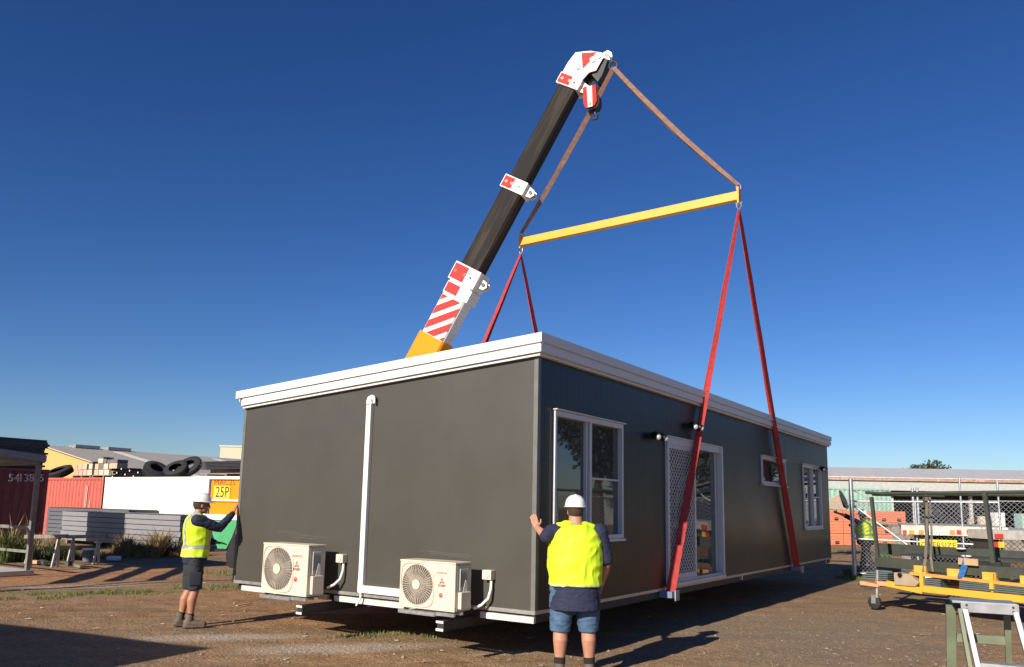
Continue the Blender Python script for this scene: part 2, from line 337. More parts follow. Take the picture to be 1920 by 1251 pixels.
# ------------------------------------------------------------------ air conditioners
def aircon(x0, x1, zb, zt, label, y=-.5, dep=.285):
    fr = Frame(GRID.w((x0+x1)/2, y+dep/2, zb), -YAW)
    t = thing('air_conditioner', label, 'air conditioner', fr, group='outdoor air conditioning units on the end wall')
    w = x1-x0; h = zt-zb; hw = w/2; hd = dep/2; yf = -hd
    b = MB(); b.box(-hw,hw,-hd,-hd+.03,0,h-.02); b.box(-hw,hw-.01,-hd+.03,hd,0,h-.02); b.build('casing', M_ac, t, bevel=.008)
    b = MB(); b.box(-hw-.004,hw+.004,-hd-.004,hd+.002,h-.019,h); b.build('top_panel', M_ac, t, bevel=.005)
    b = MB(); b.box(hw-.009,hw-.001+.004,-hd+.035,hd-.005,.005,h-.03); b.build('side_panel', M_ac_shade, t)
    # fan
    R_ = h*.43; cx = -hw+R_+.035; cz = h*.5
    b = MB(); b.disc((cx,yf-.001,cz),(0,-1,0),R_*.97,.003,48); fb = b.build('fan_opening', mat('fan_dark', (.10,.085,.075), .7), t)
    b = MB()
    for k in range(3):
        a = k*2*PI/3+.4; p = [(cx+math.cos(a+q)*r,yf-.007,cz+math.sin(a+q)*r) for q, r in ((-.1,.05),(-.55,R_*.9),(.1,R_*.95),(.35,.06))]; b.prism(p,(0,.003,0))
    b.build('fan_blade', mat('fan_grey', (.2,.18,.16), .5), t)
    b = MB()
    for k in range(44):
        a = 2*PI*k/44; c, s = math.cos(a), math.sin(a)
        b.bar((cx+c*R_*.26,yf-.017,cz+s*R_*.26),(cx+c*R_*.985,yf-.012,cz+s*R_*.985),.0036,.003,(0,1,0))
    for r in [R_*q for q in (.45,.7,.97)]: b.ring((cx,yf-.014,cz),(0,1,0),r,.0010,48,4)
    b.disc((cx,yf-.019,cz),(0,-1,0),R_*.24,.006,28)
    b.build('fan_grille', M_ac, t)
    b = MB(); pts = []; q = R_*1.05; top = R_*1.04
    for k in range(60):
        a = 2*PI*k/60; ex = 5 if (math.cos(a)*math.sin(a) < 0 or True) and not (math.cos(a) < 0 and math.sin(a) < 0) else 2
        if math.cos(a) > 0 and math.sin(a) > 0: ex = 2.6
        c, s = math.cos(a), math.sin(a); m = (abs(c)**ex+abs(s)**ex)**(-1/ex); pts.append((cx+c*m*q, yf-.006, cz+s*m*top))
    b.tube(pts, .007, 6, closed=True); b.build('grille_rim', M_ac, t, smooth=True)
    # badges
    lx = hw*.54; k = h/.53
    put_text('lettering', 'INVERTER', .026*k, M_red, t, (lx,yf-.002,h*.77), (1,0,0), ex=.001, sx=1.25)
    b = MB()
    for a in (90, 210, 330):
        d = Vector((math.cos(R(a)),0,math.sin(R(a)))); n = Vector((-d.z,0,d.x)); o = Vector((lx,yf-.001,h*.60)); L_ = .042*k
        b.prism([o,o+d*L_*.5+n*L_*.28,o+d*L_,o+d*L_*.5-n*L_*.28],(0,-.002,0))
    b.build('emblem', M_red, t)
    put_text('lettering', 'MITSUBISHI', .021*k, M_blk, t, (lx,yf-.002,h*.525), (1,0,0), ex=.001, sx=1.1)
    put_text('lettering', 'HEAVY INDUSTRIES', .010*k, M_blk, t, (lx,yf-.002,h*.50), (1,0,0), ex=.001, sx=1.1)
    b = MB(); b.disc((lx-.01,yf-.001,h*.32),(0,-1,0),.025*k,.002,24); s = b.build('round_sticker', M_red, t)
    b = MB(); b.prism([(lx-.028,yf-.0035,h*.325),(lx-.01,yf-.0035,h*.345),(lx+.008,yf-.0035,h*.325),(lx-.01,yf-.0035,h*.333)],(0,-.001,0)); b.build('arrow', M_white, s)
    # service cover on the right side
    b = MB(); b.box(hw+.004,hw+.05,-hd+.05,hd-.06,.03,h*.4); b.build('valve_cover', M_ac, t, bevel=.008)
    b = MB(); b.box(hw+.004,hw+.009,-hd+.075,-hd+.085,h*.42,h*.87); b.box(hw+.004,hw+.009,-hd+.085,hd-.07,h*.85,h*.87); b.build('side_trim', M_white, t)
    b = MB(); b.box(hw+.0045,hw+.006,-hd+.1,hd-.08,h*.5,h*.8); b.build('data_plate', mat('plate_grey', (.2,.21,.21), .3), t)
    b = MB(); b.prism([(hw+.012,-.02,h*.4),(hw+.012,.06,h*.4),(hw+.014,.05,h*.62),(hw+.014,.02,h*.64)],(.003,0,0)); b.build('paper_tag', M_white, t)
    # isolator switch on the wall with conduit
    sx_ = hw+.13; sz = h*.72
    yw = -y-dep/2
    b = MB(); b.box(sx_-.075,sx_+.045,yw-.09,yw-.002,sz-.05,sz+.055); iso = b.build('isolator_switch', M_ac, t, bevel=.008)
    b = MB(); b.disc((sx_-.015,yw-.091,sz),(0,-1,0),.03,.012,20); b.bar((sx_-.033,yw-.107,sz-.02),(sx_+.003,yw-.107,sz+.02),.012,.014,(0,1,0)); b.build('switch_knob', M_white, iso)
    b = MB(); b.tube([(sx_+.02,yw-.04,sz-.05),(sx_+.022,yw-.05,sz-.15),(sx_+.01,yw-.08,sz-.25),(sx_-.05,yw-.12,sz-.32),(hw+.01,yw-.17,sz-.36)],.016,10); b.build('conduit', M_white, t, smooth=True)
    # bracket rails below
    b = MB(); b.box(-hw+.01,hw*.35,-hd-.02,-hd+.04,-.062,-.022); b.box(-hw+.01,hw*.35,-hd-.024,-hd-.0205,-.052,-.045); b.box(-hw+.1,hw-.1,hd-.06,hd,-.06,-.02); b.box(hw*.35+.001,hw-.01,-hd+.0,-hd+.03,-.05,-.015)
    b.box(-hw+.12,-hw+.17,-hd+.041,.5-.02,-.06,-.025)
    b.build('mounting_rail', M_galv, t)
    b = MB()
    for xx in (-hw+.08, hw-.08): b.box(xx-.025,xx+.025,-hd+.02,hd-.02,-.021,-.001)
    b.build('rubber_foot', M_black, t)
    return t
aircon(-1.478, -.695, .572, 1.09, 'cream air conditioner right of the white pipe, nearest the building corner')
aircon(-3.826, -2.985, .555, 1.18, 'cream air conditioner left of the white pipe, on the grey end wall')
# ------------------------------------------------------------------ spreader beam, slings
M_yel = mat('yellow_paint', (.74,.37,.035), .5, var=.06, dirt=(.55,.33,.08), dthr=.66)
M_sred = mat('red_webbing', (.40,.036,.032), .75, var=.22, scale=14, dirt=(.32,.04,.035), dthr=.58, dscale=5, bump=.3, bscale=300)
M_sbrn = mat('tan_webbing', (.23,.125,.085), .85, var=.25, scale=10, dirt=(.22,.11,.07), dthr=.56, dscale=3, bump=.3, bscale=300)
M_shk = mat('shackle_steel', (.5,.5,.5), .35, .8)
n_side = (GRID.M.to_3x3() @ Vector((1,0,0)))
SR = GRID.l(onp(1385, 368, GRID.w(.1,0,0), n_side)); SL = GRID.pix(977, 455, SR.y)
SR_w, SL_w = GRID.M @ SR, GRID.M @ SL
def shackle(parent, p, L_=.13):
    p = Vector(p); b = MB(); b.tube([p+Vector((-.035,0,.02)),p+Vector((-.045,0,-.05)),p+Vector((0,0,-L_)),p+Vector((.045,0,-.05)),p+Vector((.035,0,.02))],.014,8); b.tube([p+Vector((-.06,0,.01)),p+Vector((.075,0,.01))],.017,8); return b.build('shackle', M_shk, parent, smooth=True)
frS = Frame(((SR_w.x+SL_w.x)/2,(SR_w.y+SL_w.y)/2,(SR_w.z+SL_w.z)/2), -YAW)
sp = thing('spreader_beam', 'yellow steel spreader beam slung above the roof between brown and red slings', 'spreader beam', frS)
a, c = frS.l(SL_w), frS.l(SR_w)
b = MB(); b.bar(a, c, .13, .17); b.build('beam', M_yel, sp, bevel=.006)
for p in (a, c):
    b = MB(); b.box(p.x-.012,p.x+.02,p.y-.07,p.y+.07,p.z-.15,p.z+.17); e = b.build('lifting_lug', M_yel, sp)
    shackle(sp, p+Vector((0,0,-.15))); q = p+Vector((0,0,.15)); b = MB(); b.tube([q+Vector((-.035,0,-.02)),q+Vector((-.045,0,.05)),q+Vector((0,0,.12)),q+Vector((.045,0,.05)),q+Vector((.035,0,-.02))],.014,8); b.build('shackle', M_shk, sp, smooth=True)
def ribbon(pts, ws, dirs, th, m, name, label, group, gap=0):
    """flat webbing: pts world, width direction per point"""
    o = Vector(pts[0]).copy(); root = Vector(o); bb = MB(); layers = 2 if gap else 1; N = 24
    P = [Vector(p) for p in pts]; D = [Vector(d).normalized() for d in dirs]
    for ly in range(layers):
        prev = None
        for i in range(N+1):
            t = i/N*(len(P)-1); k = min(int(t), len(P)-2); f = t-k
            p = P[k].lerp(P[k+1], f)-root; w = (ws[k]*(1-f)+ws[k+1]*f)/2; d = D[k].lerp(D[k+1], f).normalized()
            ax = (P[k+1]-P[k]).normalized(); nn = ax.cross(d).normalized()
            wob = noise.noise(Vector((i*.35, ly*9, root.x)))*.012*math.sin(PI*i/N)
            off = nn*((ly-.5)*gap*(math.sin(PI*i/N)**.5) if gap else 0) + nn*wob + d*noise.noise(Vector((i*.3,5+ly*4,root.y)))*.01*math.sin(PI*i/N)
            tw = noise.noise(Vector((i*.5,ly*3+20,root.x)))*.35*math.sin(PI*i/N); d2 = (d*math.cos(tw)+nn*math.sin(tw)); n2 = ax.cross(d2)
            ring = [bb.b.verts.new(p+off+d2*sx*w+n2*sy*th/2) for sx, sy in ((-1,-1),(1,-1),(1,1),(-1,1))]
            if prev:
                for q in range(4): bb.b.faces.new((prev[q],prev[(q+1) % 4],ring[(q+1) % 4],ring[q]))
            else: bb.b.faces.new(ring[::-1])
            prev = ring
        bb.b.faces.new(prev)
    ob = bb.build(name, m); ob.location = root; return tag(ob, label, 'lifting sling', group)
HOOK = GRID.pix(1150, 127, SR.y); HOOK_w = GRID.M @ HOOK
X_ = n_side; Y_ = GRID.M.to_3x3() @ Vector((0,1,0)); Z_ = Vector((0,0,1))
g = 'webbing lifting slings of the crane'
up = Vector((0,0,.22))
VW = Vector((-.1,1,0))
for P, lb in ((SL_w, 'brown webbing sling from the crane tip to the left end of the yellow beam'), (SR_w, 'brown webbing sling from the crane tip to the right end of the yellow beam')):
    ribbon([HOOK_w.lerp(P+up,k/8)-Z_*.10*4*(k/8)*(1-k/8) for k in range(9)], [.09,.095,.10,.10,.10,.10,.095,.085,.07], [(P-HOOK_w).normalized().cross(VW+Z_*.4)]*9, .022, M_sbrn, 'lifting_sling', lb, g, gap=.05)
low = Vector((0,0,-.27))
for y, lb in ((3.43,'thick red sling crossing the sliding door and looping under the building near the door'),(10.35,'red sling crossing the small high window and looping under the far part of the building')):
    bot = GRID.w(.09, y, .455)
    ribbon([SR_w+low, (SR_w+low).lerp(bot,.5), bot], [.05,.085,.135], [Y_+X_*.55,Y_*.6+X_*.6,X_+Y_*.45], .02, M_sred, 'lifting_sling', lb, g, gap=.07)
for y, lb in ((3.43,'left red sling behind the roof under the left end of the yellow beam'),(10.35,'dark red sling behind the roof, meeting the roof line next to the building corner')):
    bot = GRID.w(-W-.12, y, .455)
    ribbon([SL_w+low, (SL_w+low).lerp(bot,.5), bot], [.06,.10,.13], [X_,X_,Y_+X_*.2] if y < 5 else [Y_,Y_,Y_], .02, M_sred, 'lifting_sling', lb, g, gap=.06)
# ------------------------------------------------------------------ mobile crane
PV_ = at(677, 900, 18.0); HD_ = at(1073, 158, 16.35)
M_or = mat('orange_crane_paint', (.88,.28,.006), .65, var=.04, spec=.2, dirt=(.7,.24,.02), dthr=.7)
M_cw = mat('white_crane_paint', (.76,.75,.72), .38, var=.05, dirt=(.5,.48,.44), dthr=.68, dscale=3)
M_cr = mat('red_crane_paint', (.62,.045,.04), .7, spec=.2, var=.06, dirt=(.5,.1,.08), dthr=.66, dscale=6)
M_boom = mat('greasy_black_boom', (.014,.012,.0105), .7, 0, var=.3, scale=3, dirt=(.040,.030,.023), dthr=.47, dscale=2.6, spec=.2, stretch=(.25,2.5,2.5), rot=(0,math.asin((HD_-PV_).normalized().z),0))
M_und = mat('boom_black_underside', (.012,.012,.013), .6)
PV = at(677, 900, 18.0); HD = at(1073, 158, 16.35)
BA = HD-PV; BLEN = BA.length; BX = BA.normalized(); BYn = BX.cross(Vector((0,0,1))).normalized()   # toward the camera side
if BYn.y > 0: BYn = -BYn
BZ = BYn.cross(BX)*-1
if BZ.z < 0: BZ = -BZ
azc = math.atan2(BA.y, BA.x)
frC = Frame((PV.x, PV.y, 0), azc)       # local x = boom heading, y = left of it (away from camera), z up
cr = thing('mobile_crane', 'orange pick-and-carry mobile crane with long black boom standing behind the portable building', 'crane', frC)
def bl(t, s, h): return frC.l(PV + BX*t + BYn*s + BZ*h)      # boom coordinates -> crane local
def bpix(px, py, s=.18):                                       # pixel on the camera-side face of the boom
    P = onp(px, py, PV+BYn*s, BYn)-PV; return P.dot(BX), P.dot(BZ)
def bsec(t0, t1, hw, h0, h1): return [bl(t,s,h) for t in (t0,t1) for s, h in ((-hw,h0),(hw,h0),(hw,h1),(-hw,h1))]
t1a, _ = bpix(880, 519); tm, _ = bpix(960, 345); tu, _ = bpix(1068, 150); tb, _ = bpix(815, 635)
hL, hU = [], []
def boom_section(name, t0, t1, hw, hh, m, parent=cr):
    b = MB(); c = .04
    prof = [(-hw,-hh+c),(-hw+c,-hh),(hw-c,-hh),(hw,-hh+c),(hw,hh-c),(hw-c,hh),(-hw+c,hh),(-hw,hh-c)]
    poly = [bl(t0,s,h) for s, h in prof]; v = bl(t1,0,0)-bl(t0,0,0); b.prism(poly, v); return b.build(name, m, parent)
boom_section('boom_section', tb, t1a, .225, .30, M_cw); boom_section('boom_section', t1a+.06, tm-.03, .19, .255, M_boom); boom_section('boom_section', tm+.1, tu-.05, .165, .225, M_boom)
o = boom_section('boom_base', -1.2, tb+.02, .27, .34, M_or)
# stripes on the camera side of the white section
b = MB(); s0 = .227
def clipt(p, lo, hi):
    for side_, lim in ((1, lo), (-1, hi)):
        o_ = []
        for i in range(len(p)):
            A_, B_ = p[i], p[(i+1) % len(p)]; da, db = (A_[0]-lim)*side_, (B_[0]-lim)*side_
            if da >= 0: o_.append(A_)
            if da*db < 0: f_ = da/(da-db); o_.append((A_[0]+(B_[0]-A_[0])*f_, A_[1]+(B_[1]-A_[1])*f_))
        p = o_
        if len(p) < 3: return None
    return p
for k in range(-2, 12):
    a0 = tb+k*.36; a1 = a0+.215; p = clipt([(a0+.27,-.27),(a1+.27,-.27),(a1-.27,.27),(a0-.27,.27)], tb+.03, t1a-.60)
    if p: b.prism([bl(t,s0,h) for t, h in p], frC.l(PV+BYn*.003)-frC.l(PV))
b.build('warning_stripe', M_cr, cr)
def collar(tc, hw, hh, ln, redw):
    b = MB(); b.hexa(bsec(tc-ln/2, tc+ln/2, hw+.03, -hh-.05, hh+.04)); o = b.build('boom_collar', M_cw, cr, bevel=.01)
    b = MB(); h0 = hh+.02; h1 = h0-redw
    b.prism([bl(t,hw+.032,h) for t, h in ((tc-ln*.42,h1),(tc+ln*.42,h1),(tc+ln*.42,h0),(tc-ln*.42,h0))], frC.l(PV+BYn*.003)-frC.l(PV)); b.build('red_panel', M_cr, o)
    for h in (h0-.08, h1+.03):
        b = MB(); p = bl(tc, hw+.034, h); n = frC.l(PV+BYn)-frC.l(PV); b.disc(p, n, .035, .006, 14); b.build('pin_hole', M_black, o)
    b = MB(); b.disc(bl(tc,hw+.04,-hh*.55), frC.l(PV+BYn)-frC.l(PV), .02, .03, 10); b.build('bolt', M_black, o)
    # clevis lug below
    b = MB(); c0 = bl(tc, .05, -hh-.05)
    for s in (-.07, .09):
        b.prism([bl(t,s,h) for t, h in ((tc-.12,-hh-.04),(tc+.12,-hh-.04),(tc+.07,-hh-.22),(tc-.02,-hh-.26),(tc-.1,-hh-.2))], frC.l(PV+BYn*.03)-frC.l(PV))
    lug = b.build('boom_lug', M_cw, o)
    b = MB(); b.tube([bl(tc,-.1,-hh-.16), bl(tc,.14,-hh-.16)], .045, 14); b.build('lug_pin', M_dark, o)
collar(t1a-.02, .225, .30, .42, .36); collar(tm, .19, .255, .30, .26); collar(tu-.03, .185, .235, .26, .30)
b = MB(); b.hexa(bsec(t1a-.55, t1a-.27, .235, -.36, .30)); o = b.build('boom_collar', M_cw, cr, bevel=.01)
b = MB(); b.prism([bl(t,.237,h) for t, h in ((t1a-.52,-.05),(t1a-.29,-.05),(t1a-.29,.28),(t1a-.52,.28))], frC.l(PV+BYn*.003)-frC.l(PV)); b.build('red_panel', M_cr, o)
# head
hp = [bpix(*p) for p in ((1052,143),(1066,118),(1080,100),(1107,97),(1128,100),(1133,106),(1118,133),(1105,137),(1093,150),(1088,162))]
nv = frC.l(PV+BYn)-frC.l(PV)
b = MB(); b.prism([bl(t,.18,h) for t, h in hp], nv*.03); b.prism([bl(t,-.21,h) for t, h in hp], nv*.03); hd = b.build('boom_head', M_cw, cr)
b = MB(); rp = [bpix(*p) for p in ((1091,101),(1119,99),(1107,117),(1093,131))]; b.prism([bl(t,.212,h) for t, h in rp], nv*.004); b.build('red_panel', M_cr, hd)
b = MB(); rp = [bpix(*p) for p in ((1058,140),(1070,116),(1082,103),(1107,100),(1128,103),(1116,128),(1100,133),(1090,148))]; b.prism([bl(t,-.17,h) for t, h in rp], nv*.34); b.build('head_core', M_und, hd)
sh = [bpix(*p) for p in ((1112,114),(1084,128),(1124,108))]
b = MB()
for (t,h), r in zip(sh, (.13,.11,.09)): b.disc(bl(t,.214,h), nv, r*.45, .03, 16)
b.build('sheave_boss', M_cw, hd)
b = MB(); b.disc(bl(sh[0][0],-.12,sh[0][1]), nv, .19, .24, 24); b.build('sheave', M_dark, hd)
pp = [bpix(*p) for p in ((1116,101),(1127,95),(1137,89),(1144,93),(1146,100),(1141,107),(1131,106),(1124,104))]
b = MB(); b.prism([bl(t,.02,h) for t, h in pp], nv*.05); b.build('tip_bracket', M_cw, hd)
pp = [bpix(*p) for p in ((1131,97),(1137,94),(1141,98),(1137,104),(1132,103))]
b = MB(); b.prism([bl(t,.071,h) for t, h in pp], nv*.004); b.build('bracket_recess', M_black, hd)
pp = [bpix(*p) for p in ((1106,135),(1119,131),(1133,107),(1139,110),(1128,140),(1120,152),(1113,144))]
b = MB(); b.prism([bl(t,-.15,h) for t, h in pp], nv*.30); b.build('head_guard', M_und, hd)
tip = frC.l(at(1143,106,HOOK_w.y)); hk = frC.l(HOOK_w)
b = MB(); b.tube([tip, hk+Vector((0,0,.1))], .02, 8); b.ring(hk+Vector((0,0,.04)), (0,1,.2), .09, .025, 20); b.build('sling_hook', M_dark, cr, smooth=True)
# hook block
by = HD.y-.25
bc = frC.l(at(1106,184,by))
Mv = Matrix.Translation(bc)
# block plates face the camera: local x axis of crane ~ world x
def blk(px, py): return frC.l(at(px, py, by))
out = [blk(*p) for p in ((1092,165),(1117,158),(1119,188),(1115,197),(1098,203),(1094,194))]
b = MB(); b.prism(out, (0,.05,0)); blkp = b.build('hook_block', M_cr, cr, bevel=.006)
b = MB(); o2 = [p+Vector((.05,.055,-.03)) for p in out]; b.prism(o2, (0,.22,0)); b.build('block_body', M_und, blkp, bevel=.01)
b = MB(); st = [blk(*p)+Vector((0,-.004,0)) for p in ((1100,163),(1110,160.5),(1111,199.5),(1102,201.5))]; b.prism(st, (0,.003,0)); b.build('white_stripe', M_cw, blkp)
b = MB(); b.disc(blk(1105.5,194)+Vector((0,-.005,0)), (0,-1,0), .03, .01, 16); b.disc(blk(1104,176)+Vector((0,-.005,0)), (0,-1,0), .014, .01, 12); b.build('block_pin', M_black, blkp)
b = MB(); h0 = blk(1110,204)+Vector((.03,.15,0)); b.tube([h0+Vector((0,0,.03)),h0,h0+Vector((0,0,-.05)),h0+Vector((.05,0,-.1)),h0+Vector((.03,0,-.17)),h0+Vector((-.04,0,-.17)),h0+Vector((-.06,0,-.12))],[.03,.03,.03,.035,.035,.028,.015],10); b.build('hook', M_dark, blkp, smooth=True)
b = MB()
for (x0,y0,x1,y1) in ((1106,135,1103,160),(1128,130,1121,182),(1131,128,1126,170),(1100,138,1098,163)):
    b.tube([frC.l(at(x0,y0,by+.1)), frC.l(at(x1,y1,by+.1))], .010, 6)
b.build('wire_rope', M_dark, cr)
# crane body
gy = -1.2
def cp(px, py, y=gy): return frC.pix(px, py, y)
xL = cp(391,930).x
b = MB(); b.box(xL+.2, 1.6, -.9, .9, .75, 1.35); b.build('chassis', M_dark, cr)
b = MB(); b.box(xL+.02, xL+1.9, gy+.03, 1.2, cp(391,965).z+.002, cp(391,896).z-.01); b.build('engine_housing', M_or, cr, bevel=.03)
b = MB(); b.box(xL+1.92, .6, gy+.03, 1.2, 1.15, 1.75); b.build('deck', M_or, cr, bevel=.03)
b = MB(); b.box(-1.5,-.15, gy+.0, -.15, 1.76, 2.75); cab = b.build('cab', M_or, cr, bevel=.06)
b = MB(); b.box(-1.35,-.3,gy-.012,gy-.001,2.0,2.62); b.build('cab_window', glass(), cab)
za, zb_ = cp(420,894).z, cp(420,898).z
b = MB(); b.box(xL-.35, xL+2.1, gy-.03, gy+.01, zb_-.01, za+.01); b.box(xL-.16,xL+.0,gy-.02,gy+.02, cp(391,985).z, zb_-.012)
zr = cp(420,938); b.box(xL+.02, xL+2.0, gy-.02, gy+.02, zr.z-.025, zr.z+.02); z0 = cp(420,975).z; z1 = cp(420,965).z; b.box(xL+.01, xL+2.0, gy-.03, gy+.04, z0, z1)
b.build('guard_rail', M_cw, cr)
b = MB(); pp = [cp(*p, gy-.01) for p in ((400,976),(446,976),(437,1003),(424,1029),(408,1029),(398,1000))]; b.prism(pp, (0,.04,0)); b.build('side_skirt', mat('green_panel', (.05,.33,.13), .5, var=.08), cr)
b = MB(); pp = [cp(*p, gy-.012) for p in ((402,1030),(424,1030),(425,1033),(402,1033))]; b.prism(pp, (0,.05,0)); b.build('skirt_edge', M_black, cr)
b = MB(); pp = [cp(*p, gy-.06) for p in ((445,945),(460,945),(460,1050),(447,1062),(433,1066),(425,1061),(423,1040),(433,1012),(443,985))]; b.prism(pp, (0,.04,0)); b.build('mud_flap', M_black, cr)
b = MB(); b.box(cp(401,912).x, cp(431,912).x, gy+.012, gy+.025, cp(401,936).z, cp(401,911).z); b.build('number_plate', mat('plate_yellow', (.9,.62,.05), .4), cr)
c_ = cp(416,923.5); put_text('lettering', '25P', .34, M_blk, cr, (c_.x, gy+.010, c_.z), (1,0,0), sx=.72)
c_ = cp(420,905); put_text('lettering', 'MAC25', .17, mat('decal_brown', (.25,.08,.02), .5), cr, (c_.x, gy+.024, c_.z), (1,0,0), sx=1.1)
for x in (xL+2.3, .8):
    for y in (-.85, .85):
        b = MB(); b.tube([(x,y-.22,.62),(x,y-.2,.62),(x,y+.2,.62),(x,y+.22,.62)],[.52,.62,.62,.52],32); w_ = b.build('wheel', M_rub, cr, smooth=True)
        b = MB(); b.disc((x,y-.235 if y<0 else y+.235,.62),(0,-1,0) if y<0 else (0,1,0),.3,.03,24); b.build('rim', M_or, w_)
# ------------------------------------------------------------------ people
def remesh(mb, vox, it=6):
    me = bpy.data.meshes.new('tmp'); bmesh.ops.recalc_face_normals(mb.b, faces=mb.b.faces); mb.b.to_mesh(me); mb.b.free()
    o = bpy.data.objects.new('tmp', me); COL.objects.link(o)
    m = o.modifiers.new('r', 'REMESH'); m.mode = 'VOXEL'; m.voxel_size = vox; m.use_smooth_shade = True
    s = o.modifiers.new('s', 'SMOOTH'); s.factor = .5; s.iterations = it
    dg = bpy.context.evaluated_depsgraph_get(); dg.update(); r = bpy.data.meshes.new_from_object(o.evaluated_get(dg))
    bpy.data.objects.remove(o); bpy.data.meshes.remove(me); return r
def mobj(name, me, m, parent):
    me.name = name; me.materials.clear(); me.materials.append(m); me.polygons.foreach_set('use_smooth', [True]*len(me.polygons))
    return link(bpy.data.objects.new(name, me), parent)
def cap(mb, pts, rs, seg=14):
    """rounded tapered chain"""
    P = [Vector(p) for p in pts]; d0 = (P[0]-P[1]).normalized(); d1 = (P[-1]-P[-2]).normalized()
    pp, rr = [], []
    for a in (85, 60, 30): pp.append(P[0]+d0*rs[0]*math.sin(R(a))); rr.append(max(.001, rs[0]*math.cos(R(a))))
    for p, r in zip(P, rs): pp.append(p); rr.append(r)
    for a in (30, 60, 85): pp.append(P[-1]+d1*rs[-1]*math.sin(R(a))); rr.append(max(.001, rs[-1]*math.cos(R(a))))
    mb.tube(pp, rr, seg)
def loft(mb, rings, seg=28, ex=2.3):
    prev = None
    for (cx, cy, z, rx, ry) in rings:
        ring = []
        for k in range(seg):
            a = 2*PI*k/seg; c, s = math.cos(a), math.sin(a); m = (abs(c)**ex+abs(s)**ex)**(-1/ex); ring.append(mb.b.verts.new((cx+c*m*rx, cy+s*m*ry, z)))
        if prev:
            for k in range(seg): mb.b.faces.new((prev[k],prev[(k+1) % seg],ring[(k+1) % seg],ring[k]))
        else: mb.b.faces.new(ring[::-1])
        prev = ring
    mb.b.faces.new(prev)
def shell(src, test, off, name, m, parent):
    b = bmesh.new(); b.from_mesh(src); b.normal_update()
    bmesh.ops.delete(b, geom=[f for f in b.faces if not test(f.calc_center_median())], context='FACES')
    for v in b.verts: v.co += v.normal*off
    me = bpy.data.meshes.new(name); b.to_mesh(me); b.free(); return mobj(name, me, m, parent)
def wrinkle(me, amp, sc, seed, dirv=(1,1,2.2)):
    nn = [v.normal.copy() for v in me.vertices]; cc = [v.co.copy() for v in me.vertices]; out = []
    for co, no in zip(cc, nn):
        p = Vector((co.x*dirv[0], co.y*dirv[1], co.z*dirv[2]))*sc + Vector((seed, 0, 0))
        q = noise.noise(p+Vector((noise.noise(p*.7)*1.2, 0, 0))); out.extend(co + no*(amp*(1-2*abs(q))-amp*.5))
    me.vertices.foreach_set('co', out); me.update()
M_skin = mat('skin', (.46,.22,.14), .55, var=.08, scale=20); M_skin2 = mat('tanned_skin', (.40,.18,.11), .55, var=.08, scale=20)
M_vest = mat('hi_vis_yellow', (.62,.86,.02), .65, var=.03, bump=.15, bscale=120)
M_navy = mat('navy_cotton', (.018,.022,.055), .85, var=.15, bump=.2, bscale=150)
M_work = mat('dark_work_cotton', (.022,.026,.035), .85, var=.15, bump=.2, bscale=150)
M_denim = mat('blue_denim', (.06,.12,.22), .85, var=.25, scale=14, bump=.3, bscale=260, dirt=(.11,.18,.29), dthr=.56, dscale=5)
M_tape = mat('silver_tape', (.45,.47,.48), .35, .3); M_hat = mat('white_helmet', (.83,.83,.80), .25, var=.02, coat=.4)
M_boot = mat('worn_boot', (.13,.10,.075), .75, var=.25, bump=.3); M_sock = mat('black_sock', (.015,.015,.016), .9); M_hair = mat('brown_hair', (.05,.03,.02), .8, var=.3, bump=.6, bscale=90)
def hand(mb, wrist, d, palm_n, thumb_side, spread=.12, curl=.15):
    """palm and five separate fingers; d = finger direction, palm_n = direction the palm faces"""
    w = Vector(wrist); d = Vector(d).normalized(); n = Vector(palm_n); n = (n-d*n.dot(d)).normalized(); s = Vector(thumb_side); s = (s-d*s.dot(d)-n*s.dot(n)).normalized()
    cap(mb, [w-d*.02, w+d*.02], [.027,.026])
    for k in (-.030,-.011,.010,.028): cap(mb, [w+s*k*.6+d*.01, w+s*k+d*.085], [.016,.0135], 8)
    for k, L_ in ((.031,.072),(.011,.082),(-.010,.075),(-.029,.058)):
        a = w+s*k+d*.085; d1 = (d+s*(k*spread*8)+n*curl*.5).normalized(); d2 = (d+s*(k*spread*8)+n*curl*1.8).normalized()
        cap(mb, [a, a+d1*L_*.5, a+d1*L_*.5+d2*L_*.5], [.0105,.0098,.0082], 8)
    a = w+s*.022+d*.02; cap(mb, [a, a+(s*.8+d*.6+n*.1)*.042, a+(s*.8+d*.6+n*.1)*.042+(s*.35+d+n*.15)*.036], [.0145,.012,.0095], 8)
